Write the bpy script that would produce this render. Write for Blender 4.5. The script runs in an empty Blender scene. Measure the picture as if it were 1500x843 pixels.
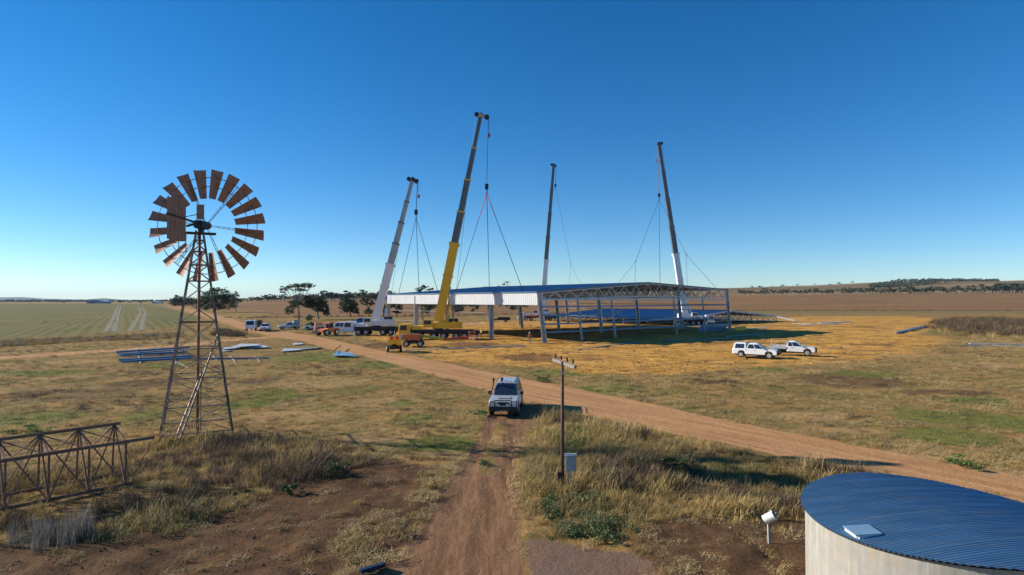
import bpy, bmesh, math, random
import numpy as np
from mathutils import Vector, Matrix

random.seed(7)
RNG = np.random.default_rng(11)
S = bpy.context.scene
COL = S.collection
R = math.radians

# ------------------------------------------------------------------ camera
F, CX, CY, CH = 870.0, 750.0, 421.5, 7.1
PITCH = -math.atan(18.5 / F)           # the camera tips up a touch: the horizon sits below the middle
cam = bpy.data.cameras.new('camera')
cam.sensor_width = 36.0
cam.lens = 36.0 * F / 1500.0
cam.clip_start = 0.1
cam.clip_end = 60000.0
camo = bpy.data.objects.new('camera', cam)
COL.objects.link(camo)
camo.location = (0, 0, CH)
camo.rotation_euler = (math.pi / 2 - PITCH, 0, 0)
S.camera = camo

# ------------------------------------------------------------------ light
SUN_EL, SUN_AZ = R(23.0), R(-79.0)          # azimuth measured from +Y towards +X
W = bpy.data.worlds.new('World')
S.world = W
W.use_nodes = True
wn = W.node_tree
sky = wn.nodes.new('ShaderNodeTexSky')
sky.sky_type = 'NISHITA'
sky.sun_disc = False
sky.sun_elevation = SUN_EL
sky.sun_rotation = SUN_AZ
sky.altitude = 1600.0
sky.air_density = 1.0
sky.dust_density = 0.05
sky.ozone_density = 3.0
wn.nodes['Background'].inputs['Strength'].default_value = 0.098
wb = wn.nodes.new('ShaderNodeMix'); wb.data_type = 'RGBA'; wb.blend_type = 'MULTIPLY'; wb.inputs['Factor'].default_value = 1.0
wb.inputs['B'].default_value = (0.85, 0.925, 1.00, 1)          # the cool white balance of the photograph
hs = wn.nodes.new('ShaderNodeHueSaturation'); hs.inputs['Saturation'].default_value = 1.27
wn.links.new(sky.outputs[0], wb.inputs['A']); wn.links.new(wb.outputs['Result'], hs.inputs['Color'])
wn.links.new(hs.outputs[0], wn.nodes['Background'].inputs['Color'])
sl = bpy.data.lights.new('sun', 'SUN')
sl.energy = 5.0
sl.angle = R(0.5)
sl.color = (1.0, 0.95, 0.85)
so = bpy.data.objects.new('sun', sl)
COL.objects.link(so)
sdir = Vector((math.sin(SUN_AZ) * math.cos(SUN_EL), math.cos(SUN_AZ) * math.cos(SUN_EL), math.sin(SUN_EL)))
so.rotation_euler = sdir.to_track_quat('Z', 'Y').to_euler()
so.location = sdir * 200
S.view_settings.view_transform = 'Standard'
S.view_settings.look = 'None'
S.view_settings.exposure = 0.55
S.view_settings.gamma = 1.0
S.render.engine = 'CYCLES'
S.cycles.use_denoising = True
S.cycles.max_bounces = 5
S.cycles.transparent_max_bounces = 6
S.cycles.volume_bounces = 0

# ------------------------------------------------------------------ ground geometry helpers
def ray(px, py):
    u = (px - CX) / F
    v = (CY - py) / F
    return u, math.cos(PITCH) + v * math.sin(PITCH), -math.sin(PITCH) + v * math.cos(PITCH)

def gp(px, py, z=0.0):                      # point on a level plane
    u, dy, dz = ray(px, py)
    t = (z - CH) / dz
    return Vector((u * t, dy * t, z))

def at(px, py, D):                          # point at a depth
    u, dy, dz = ray(px, py)
    t = D / dy
    return Vector((u * t, D, CH + dz * t))

def sstep(a, b, x):
    t = np.clip((x - a) / (b - a), 0, 1)
    return t * t * (3 - 2 * t)

def vnoise(x, y, s, seed=0):
    x = np.asarray(x, float) / s + seed * 17.31
    y = np.asarray(y, float) / s - seed * 9.77
    xi, yi = np.floor(x), np.floor(y)
    fx, fy = x - xi, y - yi
    fx = fx * fx * (3 - 2 * fx); fy = fy * fy * (3 - 2 * fy)
    def h(a, b):
        q = np.sin(a * 127.1 + b * 311.7 + seed * 74.7) * 43758.5453
        return q - np.floor(q)
    return (h(xi, yi) * (1 - fx) + h(xi + 1, yi) * fx) * (1 - fy) + (h(xi, yi + 1) * (1 - fx) + h(xi + 1, yi + 1) * fx) * fy

def fbm(x, y, s, seed=0, o=3):
    r, a, t = 0, 1.0, 0
    for i in range(o):
        r = r + a * vnoise(x, y, s / 2 ** i, seed + i)
        t += a; a *= 0.5
    return r / t

def sdpoly(x, y, pts):                      # signed distance, negative inside
    x = np.asarray(x, float); y = np.asarray(y, float)
    d = np.full(x.shape, 1e9); ins = np.zeros(x.shape, bool)
    n = len(pts)
    for i in range(n):
        ax, ay = pts[i][0], pts[i][1]; bx, by = pts[(i + 1) % n][0], pts[(i + 1) % n][1]
        ex, ey = bx - ax, by - ay
        t = np.clip(((x - ax) * ex + (y - ay) * ey) / (ex * ex + ey * ey + 1e-9), 0, 1)
        d = np.minimum(d, np.hypot(x - ax - t * ex, y - ay - t * ey))
        c = (ay > y) != (by > y)
        ins ^= c & (x < ex * (y - ay) / (ey if abs(ey) > 1e-9 else 1e-9) + ax)
    return np.where(ins, -d, d)

def dline(x, y, pts):
    x = np.asarray(x, float); y = np.asarray(y, float)
    d = np.full(x.shape, 1e9)
    for i in range(len(pts) - 1):
        ax, ay = pts[i][0], pts[i][1]; bx, by = pts[i + 1][0], pts[i + 1][1]
        ex, ey = bx - ax, by - ay
        t = np.clip(((x - ax) * ex + (y - ay) * ey) / (ex * ex + ey * ey + 1e-9), 0, 1)
        d = np.minimum(d, np.hypot(x - ax - t * ex, y - ay - t * ey))
    return d

def GP(l): return [gp(*p).to_2d()[:] for p in l]

ROAD = GP([(437, 499), (475, 510), (530, 521), (562, 530), (650, 554), (720, 575), (780, 590), (837, 603), (942, 628), (1056, 648), (1142, 668), (1287, 692)]) + [(22.5, 16), (38, -6)] \
    + [(43, -6), (28.2, 14.7)] + GP([(1473, 693), (1393, 680), (1313, 664), (1207, 646), (1085, 620), (971, 596), (828, 566), (725, 547), (637, 529), (563, 515), (496, 500), (468, 494), (409, 485), (363, 474), (313, 460), (262, 449), (240, 445.2), (234, 445.2), (300, 465), (345, 480), (395, 493)])
SIDE = GP([(0, 525), (130, 516), (260, 507), (340, 498), (430, 492)])
SIDE = [(-150, SIDE[0][1] - 3)] + SIDE
TRACK = GP([(545, 900), (575, 827), (612, 771), (647, 709), (669, 687), (684, 668), (703, 642), (714, 612), (728, 588), (800, 600), (772, 628), (762, 650), (752, 672), (751, 690), (757, 715), (757, 768), (768, 837), (772, 900)])
TRACK = [(TRACK[0][0] + .6, 4)] + TRACK + [(TRACK[-1][0], 4)]
RUTS = [GP([(724, 860), (729, 790), (736, 735), (744, 690), (752, 655)]), GP([(636, 860), (664, 770), (690, 690), (704, 650)]), GP([(700, 860), (708, 780), (718, 700)])]
MEDIAN = GP([(712, 690), (718, 672), (728, 645), (734, 620)])
GRAVEL = GP([(762, 850), (757, 785), (800, 790), (870, 805), (940, 812), (960, 843), (960, 960), (762, 960)])
SOILR = GP([(950, 850), (925, 800), (960, 770), (1060, 757), (1190, 765), (1320, 800), (1500, 900), (1500, 1000), (930, 960)])
SOILL = GP([(-60, 800), (60, 800), (150, 785), (240, 778), (330, 748), (420, 705), (480, 690), (560, 668), (660, 688), (640, 715), (605, 780), (566, 850), (560, 960), (-300, 960)])
SAND = GP([(535, 492), (560, 507), (600, 517), (660, 531), (740, 535), (800, 540), (850, 549), (930, 551), (1010, 545), (1085, 538), (1190, 533), (1290, 527), (1370, 512), (1395, 497), (1340, 489), (1395, 470), (1330, 463.5), (1180, 464), (1090, 468), (900, 468), (760, 470), (700, 472), (600, 480)])
GREENP = GP([(-500, 506), (0, 497), (170, 489), (258, 478), (296, 466), (232, 446), (100, 445.2), (-500, 445.2)])
WHEEL1 = [GP([(155, 486), (165, 470), (173, 447)]), GP([(166, 486), (171, 470), (177, 447)]), GP([(190, 486), (202, 466), (206, 458), (203, 450)]), GP([(206, 486), (210, 468), (213, 459), (208, 450)])]
FIELDL = [(-175, 420), (-100, 246), (-20, 285), (120, 400), (300, 405), (2500, 400)]
BLOBS = dict(
 green=[(475, 522, 75, 9), (407, 580, 45, 9), (370, 592, 45, 8), (650, 650, 65, 13), (590, 591, 24, 5), (605, 613, 36, 9), (702, 602, 13, 9), (30, 616, 90, 15), (46, 632, 22, 6), (213, 611, 40, 7), (74, 546, 70, 6), (252, 535, 40, 6), (1473, 618, 70, 22), (1360, 610, 60, 14), (1425, 587, 60, 6), (1127, 541, 34, 5), (1260, 549, 60, 5), (1417, 678, 26, 7), (560, 534, 50, 6), (830, 545, 60, 7), (890, 572, 70, 9), (1180, 505, 30, 5), (1370, 487, 40, 4), (1390, 640, 90, 14), (840, 640, 40, 22), (800, 700, 22, 14)],
 soil=[(100, 580, 150, 13), (215, 562, 70, 10), (385, 557, 42, 9), (1240, 558, 110, 14), (775, 524, 62, 9), (30, 650, 60, 7), (690, 505, 60, 6), (250, 522, 100, 8), (1390, 575, 90, 6), (560, 506, 40, 6), (1050, 560, 60, 6)],
 pale=[(1350, 668, 70, 10), (1240, 632, 60, 6), (1460, 690, 50, 8), (560, 640, 60, 9), (470, 560, 80, 10), (660, 662, 50, 6), (430, 610, 90, 9), (560, 590, 70, 8), (120, 530, 60, 4), (1300, 520, 60, 5), (1440, 535, 60, 5), (1180, 610, 60, 8)])
def blob(x, y, kind):
    r = np.zeros(np.shape(x))
    for cx, cy, rx, ry in BLOBS[kind]:
        c = gp(cx, cy); D = c.y
        a, b = rx * D / F, ry * D * D / (F * CH)
        q = np.hypot((x - c.x) / a, (y - c.y) / b)
        r = np.maximum(r, sstep(1.25, 0.45, q))
    return r

def zones(x, y):
    z = {}
    z['road'] = np.maximum(sstep(0.6, -0.6, sdpoly(x, y, ROAD)), sstep(3.4, 1.6, dline(x, y, SIDE)) * 0.85)
    md = sstep(0.50, 0.18, dline(x, y, MEDIAN))
    z['track'] = sstep(0.5, -0.4, sdpoly(x, y, TRACK)) * (1 - 0.85 * md)
    z['gravel'] = sstep(0.5, -0.5, sdpoly(x, y, GRAVEL)) * (1 - z['track'])
    z['soil'] = np.maximum.reduce([sstep(0.8, -0.6, sdpoly(x, y, SOILR)), sstep(0.8, -0.8, sdpoly(x, y, SOILL)), blob(x, y, 'soil') * .62])
    z['sand'] = sstep(5, -5, sdpoly(x, y, SAND)) * (1 - z['road'])
    z['green'] = blob(x, y, 'green')
    z['pale'] = blob(x, y, 'pale')
    z['paddock'] = sstep(4, -4, sdpoly(x, y, GREENP)) * (1 - z['road'])
    z['wheel'] = np.maximum.reduce([sstep(2.6, 0.6, dline(x, y, w)) for w in WHEEL1]) * sstep(90, 120, np.asarray(y, float))
    fy = np.interp(x, [p[0] for p in FIELDL], [p[1] for p in FIELDL])
    z['field'] = sstep(-4, 8, y - fy) * (1 - z['paddock']) * (1 - z['road']) * sstep(-.60, -.5, np.asarray(x) / np.maximum(y, 1.))
    z['edge'] = sstep(9, 3, np.abs(y - fy + 4)) * (1 - z['paddock']) * (1 - z['road']) * sstep(-130, -100, x)
    z['strip'] = sstep(0, 14, y - fy + 95) * sstep(-4, -14, y - fy) * sstep(70, 100, x)
    return z

def height(x, y, zz=None):
    x = np.asarray(x, float); y = np.asarray(y, float)
    if zz is None: zz = zones(x, y)
    near = sstep(170, 60, y)
    soft = 1 - np.maximum.reduce([zz['road'], zz['sand'], zz['track'], zz['gravel']])
    h = (fbm(x, y, 5.0, 3) - .5) * 0.22 * near * soft
    h = h + (fbm(x, y, 0.9, 5) - .5) * (0.05 + 0.20 * zz['soil']) * near * soft
    h = h + (np.abs(fbm(x * .5 + y * .7, y * 1.3 - x * .5, 1.0, 25, 3) - .5) * -.42 + .06) * zz['soil'] * near * soft
    h = h + (fbm(x * .35 + y * .8, y * .9 - x * .55, .8, 15) - .5) * .16 * zz['soil'] * near * soft
    h = h + ((fbm(x, y, 3.0, 9) - .5) * 0.34 + (fbm(x, y, 1.1, 19) - .5) * .22) * zz['sand'] * sstep(230, 130, y)
    h = h - 0.05 * zz['track'] * near + (fbm(x * 2.0 + y * .5, y * .25, .7, 6) - .5) * .05 * zz['track'] * near
    for rt_ in RUTS:
        d_ = dline(x, y, rt_); h = h - .06 * sstep(.20, .04, d_) + .03 * sstep(.14, .05, np.abs(d_ - .30))
    u = x / np.maximum(y, 1.0)
    m = sstep(-0.62, -0.34, u) * sstep(260, 600, y)
    k = 10 + np.clip(u + .2, -.3, 1.2) * 9.0
    H3 = 30 + np.clip(u + .2, -.2, 1.2) * 62
    prof = np.where(y < 400, 0, np.where(y < 1000, k * ((y - 400) / 600.) ** 1.15, k + (H3 - k) * sstep(1000, 2700, y)))
    prof = prof * (1 - 0.75 * sstep(2900, 5200, y)) + (fbm(x, y, 420, 21) - .5) * 16 * sstep(1300, 2300, y)
    return h + m * prof

_Z0 = {k: np.zeros(1) for k in ('road', 'sand', 'track', 'gravel', 'soil')}
def hz(x, y): return float(height(np.array([x]), np.array([y]), _Z0 if y > 220 else None)[0])

# ------------------------------------------------------------------ materials
MATS = {}
def nn(nt, t, **k):
    n = nt.nodes.new(t)
    for a, b in k.items(): setattr(n, a, b)
    return n

def mat(name, col, rough=.6, metal=0., var=.12, scale=3., bump=0., spec=.4, rust=None, rustamt=.5, rscale=4., trans=0., tint=None, stretch=None):
    if name in MATS: return MATS[name]
    m = bpy.data.materials.new(name); m.use_nodes = True
    nt = m.node_tree; L = nt.links.new
    b = nt.nodes['Principled BSDF']
    b.inputs['Roughness'].default_value = rough
    b.inputs['Metallic'].default_value = metal
    b.inputs['Specular IOR Level'].default_value = spec
    tc = nn(nt, 'ShaderNodeTexCoord')
    src = tc.outputs['Object']
    if stretch:
        mp = nn(nt, 'ShaderNodeMapping'); mp.inputs['Scale'].default_value = stretch
        L(src, mp.inputs[0]); src = mp.outputs[0]
    n = nn(nt, 'ShaderNodeTexNoise'); n.inputs['Scale'].default_value = scale; n.inputs['Detail'].default_value = 5
    L(src, n.inputs['Vector'])
    mr = nn(nt, 'ShaderNodeMapRange'); mr.inputs[1].default_value = .3; mr.inputs[2].default_value = .7
    mr.inputs[3].default_value = 1 - var; mr.inputs[4].default_value = 1 + var
    L(n.outputs['Fac'], mr.inputs[0])
    hs = nn(nt, 'ShaderNodeHueSaturation'); hs.inputs['Color'].default_value = (*col, 1)
    L(mr.outputs[0], hs.inputs['Value'])
    out = hs.outputs[0]
    if rust:
        n2 = nn(nt, 'ShaderNodeTexNoise'); n2.inputs['Scale'].default_value = rscale; n2.inputs['Detail'].default_value = 8; n2.inputs['Roughness'].default_value = .65
        L(src, n2.inputs['Vector'])
        cr = nn(nt, 'ShaderNodeMapRange'); cr.inputs[1].default_value = 1 - rustamt - .08; cr.inputs[2].default_value = 1 - rustamt + .1
        L(n2.outputs['Fac'], cr.inputs[0])
        mx = nn(nt, 'ShaderNodeMix', data_type='RGBA'); mx.inputs['B'].default_value = (*rust, 1)
        L(cr.outputs[0], mx.inputs['Factor']); L(out, mx.inputs['A']); out = mx.outputs['Result']
    if tint:                                 # per-instance colour drift
        at_ = nn(nt, 'ShaderNodeAttribute', attribute_type='INSTANCER', attribute_name='tint')
        mx = nn(nt, 'ShaderNodeMix', data_type='RGBA'); mx.inputs['B'].default_value = (*tint, 1)
        L(at_.outputs['Fac'], mx.inputs['Factor']); L(out, mx.inputs['A']); out = mx.outputs['Result']
    L(out, b.inputs['Base Color'])
    if bump:
        bp = nn(nt, 'ShaderNodeBump'); bp.inputs['Strength'].default_value = bump; bp.inputs['Distance'].default_value = .05
        L(n.outputs['Fac'], bp.inputs['Height']); L(bp.outputs[0], b.inputs['Normal'])
    if trans:
        t = nn(nt, 'ShaderNodeBsdfTranslucent'); L(out, t.inputs['Color'])
        ms = nn(nt, 'ShaderNodeMixShader'); ms.inputs[0].default_value = trans
        L(b.outputs[0], ms.inputs[1]); L(t.outputs[0], ms.inputs[2])
        L(ms.outputs[0], nt.nodes['Material Output'].inputs['Surface'])
    MATS[name] = m
    return m

def M(n): return MATS[n]
mat('white_paint', (.74, .75, .76), .35, var=.06, scale=1.5, spec=.5, rust=(.45, .38, .30), rustamt=.24, rscale=2)
mat('car_white', (.80, .80, .80), .22, var=.03, scale=1.2, spec=.6, rust=(.50, .40, .30), rustamt=.22, rscale=2.5)
mat('dusty_silver', (.55, .56, .57), .3, metal=.3, var=.05, scale=1.2, rust=(.42, .33, .25), rustamt=.28)
mat('yellow_paint', (.86, .47, .025), .4, var=.06, scale=1.2, rust=(.50, .32, .10), rustamt=.22, rscale=2)
mat('orange_paint', (.62, .16, .04), .45, var=.12, scale=2, rust=(.30, .15, .07), rustamt=.35)
mat('red_paint', (.50, .06, .04), .45, var=.1)
mat('blue_paint', (.02, .12, .34), .45, var=.15, scale=1)
mat('green_yellow_paint', (.45, .42, .05), .5, var=.1)
mat('boom_grey', (.33, .34, .37), .35, metal=.5, var=.14, scale=.9, rust=(.18, .16, .14), rustamt=.35, rscale=1.2)
mat('boom_dark', (.13, .13, .14), .4, metal=.4, var=.18, scale=.9, rust=(.10, .08, .07), rustamt=.35, rscale=1.2)
mat('black_steel', (.022, .022, .025), .55, var=.2, scale=2, rust=(.10, .075, .055), rustamt=.35, rscale=2)
mat('rubber', (.025, .024, .023), .85, var=.2, rust=(.16, .11, .07), rustamt=.4)
mat('glass', (.02, .03, .045), .08, spec=.8, var=.1)
mat('rim_steel', (.42, .41, .40), .4, metal=.4, var=.1)
mat('chrome', (.6, .6, .62), .2, metal=.8, var=.05)
mat('lamp_glass', (.62, .64, .66), .12, spec=.8, var=.05)
mat('rope', (.10, .105, .11), .6, var=.1)
mat('sling_blue', (.03, .06, .10), .7, var=.1)
mat('sling_red', (.45, .05, .06), .7, var=.1)
mat('galv_steel', (.40, .42, .45), .42, metal=.55, var=.16, scale=1.2, rust=(.26, .26, .27), rustamt=.4, rscale=1.5)
mat('girt_dull', (.16, .16, .17), .6, var=.1)
mat('galv_white', (.55, .56, .57), .5, metal=.2, var=.1)
mat('roof_blue', (.05, .15, .29), .38, var=.10, scale=.5, spec=.5, rust=(.06, .15, .27), rustamt=.4, rscale=.6)
mat('purlin_blue', (.10, .20, .34), .4, metal=.2, var=.15)
mat('cladding_white', (.55, .55, .56), .45, var=.05, scale=.6, rust=(.47, .46, .46), rustamt=.35, rscale=.5)
mat('tank_blue', (.078, .175, .285), .38, var=.16, scale=1.5, spec=.5, rust=(.14, .20, .26), rustamt=.42, rscale=2.2, stretch=(.5, 2, 1))
mat('rust_steel', (.26, .125, .075), .75, metal=.2, var=.35, scale=5, rust=(.20, .15, .12), rustamt=.42, rscale=5, bump=.3)
mat('rust_blade', (.40, .20, .125), .7, metal=.2, var=.35, scale=3, rust=(.20, .10, .065), rustamt=.42, rscale=3, bump=.2)
mat('old_galv', (.38, .30, .235), .6, metal=.3, var=.3, scale=3, rust=(.15, .075, .045), rustamt=.48, rscale=3.5, bump=.2)
mat('pole_brown', (.085, .045, .030), .7, var=.3, scale=4, rust=(.14, .08, .05), rustamt=.4)
mat('old_wood', (.24, .20, .17), .85, var=.3, scale=6, bump=.4, stretch=(1, 8, 8))
mat('dark_wood', (.05, .035, .025), .85, var=.3, scale=6, bump=.4)
mat('box_grey', (.34, .36, .37), .5, var=.1, scale=4)
mat('plastic_white', (.72, .71, .68), .5, var=.1, scale=6)
mat('dark_blue_plastic', (.012, .03, .06), .4, var=.2)
mat('skin', (.42, .25, .17), .6, var=.08)
mat('hivis_orange', (.62, .20, .10), .8, var=.1)
mat('hivis_yellow', (.55, .55, .10), .8, var=.1)
mat('khaki', (.20, .16, .11), .85, var=.1)
mat('navy', (.03, .035, .06), .85, var=.1)
mat('hat_white', (.75, .75, .72), .5, var=.05)
mat('bark', (.13, .10, .075), .9, var=.3, scale=3, bump=.5)
mat('pale_bark', (.27, .235, .20), .9, var=.3, scale=3, bump=.4)
mat('leaf_dark', (.058, .076, .034), .65, var=.4, scale=.5, trans=.12)
mat('leaf_olive', (.090, .105, .048), .65, var=.4, scale=.5, trans=.15)
mat('leaf_green', (.055, .095, .028), .65, var=.4, scale=.6, trans=.2)
mat('weed_green', (.115, .150, .052), .65, var=.35, scale=2, trans=.25)
mat('weed_bright', (.13, .20, .045), .65, var=.35, scale=2, trans=.25)
mat('straw', (.56, .39, .14), .8, var=.25, scale=2, trans=.3, tint=(.27, .19, .075))
mat('straw_pale', (.62, .46, .20), .8, var=.25, scale=2, trans=.25, tint=(.38, .28, .14))
mat('grass_green', (.135, .18, .045), .75, var=.3, scale=2, trans=.3, tint=(.27, .23, .085))
mat('dead_brown', (.19, .125, .075), .85, var=.3, scale=2, trans=.15, tint=(.085, .06, .04))
mat('dead_grey', (.36, .33, .29), .85, var=.25, scale=2, trans=.15, tint=(.22, .19, .16))
mat('scrub_brown', (.19, .125, .065), .85, var=.3, scale=2, trans=.15, tint=(.10, .07, .04))
mat('stick', (.34, .28, .22), .9, var=.3)

# ------------------------------------------------------------------ mesh builder
I3 = Matrix.Identity(3)
class MB:
    def __init__(s, T=None): s.v = []; s.f = []; s.mi = []; s.m = 0; s.T = T
    def add(s, vs, fs):
        o = len(s.v)
        if s.T is not None: vs = [s.T @ Vector(v) for v in vs]
        s.v += [tuple(v) for v in vs]
        s.f += [tuple(o + i for i in f) for f in fs]
        s.mi += [s.m] * len(fs)
    def box(s, c, d, rot=None):
        c = Vector(c); hx, hy, hz_ = d[0] / 2, d[1] / 2, d[2] / 2
        vs = [Vector((x, y, z)) for z in (-hz_, hz_) for x, y in ((-hx, -hy), (hx, -hy), (hx, hy), (-hx, hy))]
        if rot is not None: vs = [rot @ v for v in vs]
        s.add([c + v for v in vs], [(3, 2, 1, 0), (4, 5, 6, 7), (0, 1, 5, 4), (1, 2, 6, 5), (2, 3, 7, 6), (3, 0, 4, 7)])
        return s
    def bar(s, p, q, w, h=None, up=(0, 0, 1), w2=None, h2=None):
        p = Vector(p); q = Vector(q); h = h or w; w2 = w2 or w; h2 = h2 or h
        d = (q - p).normalized(); up = Vector(up)
        if abs(d.dot(up)) > .98: up = Vector((0, 1, 0)) if abs(d.y) < .9 else Vector((1, 0, 0))
        a = d.cross(up).normalized(); b = a.cross(d)
        vs = []
        for o, ww, hh in ((p, w, h), (q, w2, h2)):
            for i, j in ((-1, -1), (1, -1), (1, 1), (-1, 1)): vs.append(o + a * ww / 2 * i + b * hh / 2 * j)
        s.add(vs, [(0, 1, 2, 3), (7, 6, 5, 4), (0, 4, 5, 1), (1, 5, 6, 2), (2, 6, 7, 3), (3, 7, 4, 0)])
        return s
    def tube(s, p, q, r, r2=None, n=8, cap=True):
        p = Vector(p); q = Vector(q); r2 = r if r2 is None else r2
        d = (q - p).normalized(); up = Vector((0, 0, 1)) if abs(d.z) < .9 else Vector((1, 0, 0))
        a = d.cross(up).normalized(); b = a.cross(d); vs = []
        for o, rr in ((p, r), (q, r2)):
            for i in range(n):
                t = 2 * math.pi * i / n; vs.append(o + (a * math.cos(t) + b * math.sin(t)) * rr)
        fs = [(i, i + n, (i + 1) % n + n, (i + 1) % n) for i in range(n)]
        if cap: fs += [tuple(range(n)), tuple(reversed(range(n, 2 * n)))]
        s.add(vs, fs); return s
    def path(s, pts, r, r2=None, n=6):
        r2 = r if r2 is None else r2; k = len(pts) - 1
        for i in range(k): s.tube(pts[i], pts[i + 1], r + (r2 - r) * i / k, r + (r2 - r) * (i + 1) / k, n, True)
        return s
    def poly(s, pts): s.add(pts, [tuple(range(len(pts)))]); return s
    def loft(s, rings, cap=True):
        n = len(rings[0]); vs = [p for r in rings for p in r]; fs = []
        for k in range(len(rings) - 1):
            for i in range(n):
                j = (i + 1) % n; fs.append((k * n + i, k * n + j, (k + 1) * n + j, (k + 1) * n + i))
        if cap: fs += [tuple(reversed(range(n))), tuple(range((len(rings) - 1) * n, len(rings) * n))]
        s.add(vs, fs); return s
    def prism(s, prof, ys):                  # (x,z) outline carried across y; ys = [(y, scale)]
        cx = sum(p[0] for p in prof) / len(prof); cz = sum(p[1] for p in prof) / len(prof)
        return s.loft([[(cx + (x - cx) * k, y, cz + (z - cz) * k) for x, z in prof] for y, k in ys])
    def frustum(s, lo, hi):                  # (x0,x1,y0,y1,z)
        a = [(lo[0], lo[2], lo[4]), (lo[1], lo[2], lo[4]), (lo[1], lo[3], lo[4]), (lo[0], lo[3], lo[4])]
        b = [(hi[0], hi[2], hi[4]), (hi[1], hi[2], hi[4]), (hi[1], hi[3], hi[4]), (hi[0], hi[3], hi[4])]
        return s.loft([a, b])
    def sphere(s, c, r, n=8, m=5, sc=(1, 1, 1)):
        c = Vector(c); rings = []
        for k in range(1, m):
            t = math.pi * k / m
            rings.append([c + Vector((math.cos(2 * math.pi * i / n) * math.sin(t) * sc[0], math.sin(2 * math.pi * i / n) * math.sin(t) * sc[1], -math.cos(t) * sc[2])) * r for i in range(n)])
        return s.loft(rings)
    def build(s, name, mats, parent=None, smooth=False, bevel=0., loc=None):
        me = bpy.data.meshes.new(name); me.from_pydata(s.v, [], s.f)
        mats = mats if isinstance(mats, (list, tuple)) else [mats]
        for m in mats: me.materials.append(M(m) if isinstance(m, str) else m)
        me.polygons.foreach_set('material_index', s.mi)
        bm = bmesh.new(); bm.from_mesh(me)
        bmesh.ops.recalc_face_normals(bm, faces=bm.faces)
        if bevel:
            bmesh.ops.bevel(bm, geom=list(bm.edges), offset=bevel, segments=2, affect='EDGES', clamp_overlap=True)
        bm.to_mesh(me); bm.free()
        if smooth: me.polygons.foreach_set('use_smooth', [True] * len(me.polygons))
        o = bpy.data.objects.new(name, me); COL.objects.link(o)
        if parent: o.parent = parent
        if loc is not None: o.location = loc
        return o

def tag(o, label=None, cat=None, group=None, kind=None):
    if label: o['label'] = label
    if cat: o['category'] = cat
    if group: o['group'] = group
    if kind: o['kind'] = kind
    return o

def thing(name, label, cat, loc=(0, 0, 0), rz=0., group=None):
    o = bpy.data.objects.new(name, None); COL.objects.link(o)
    o.empty_display_size = .3
    o.location = loc; o.rotation_euler = (0, 0, rz)
    return tag(o, label, cat, group)

def copy_tree(o, parent=None):
    c = o.copy(); COL.objects.link(c)
    if parent: c.parent = parent
    for ch in list(o.children): copy_tree(ch, c)
    return c

def quadface(fr, u0, u1, v0, v1, off=.012):  # a panel on a bilinear face fr = (p00,p10,p11,p01)
    a, b, c, d = [Vector(p) for p in fr]
    def P(u, v): return (a * (1 - u) + b * u) * (1 - v) + (d * (1 - u) + c * u) * v
    n = (b - a).cross(d - a).normalized() * off
    return [P(u0, v0) + n, P(u1, v0) + n, P(u1, v1) + n, P(u0, v1) + n]

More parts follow.
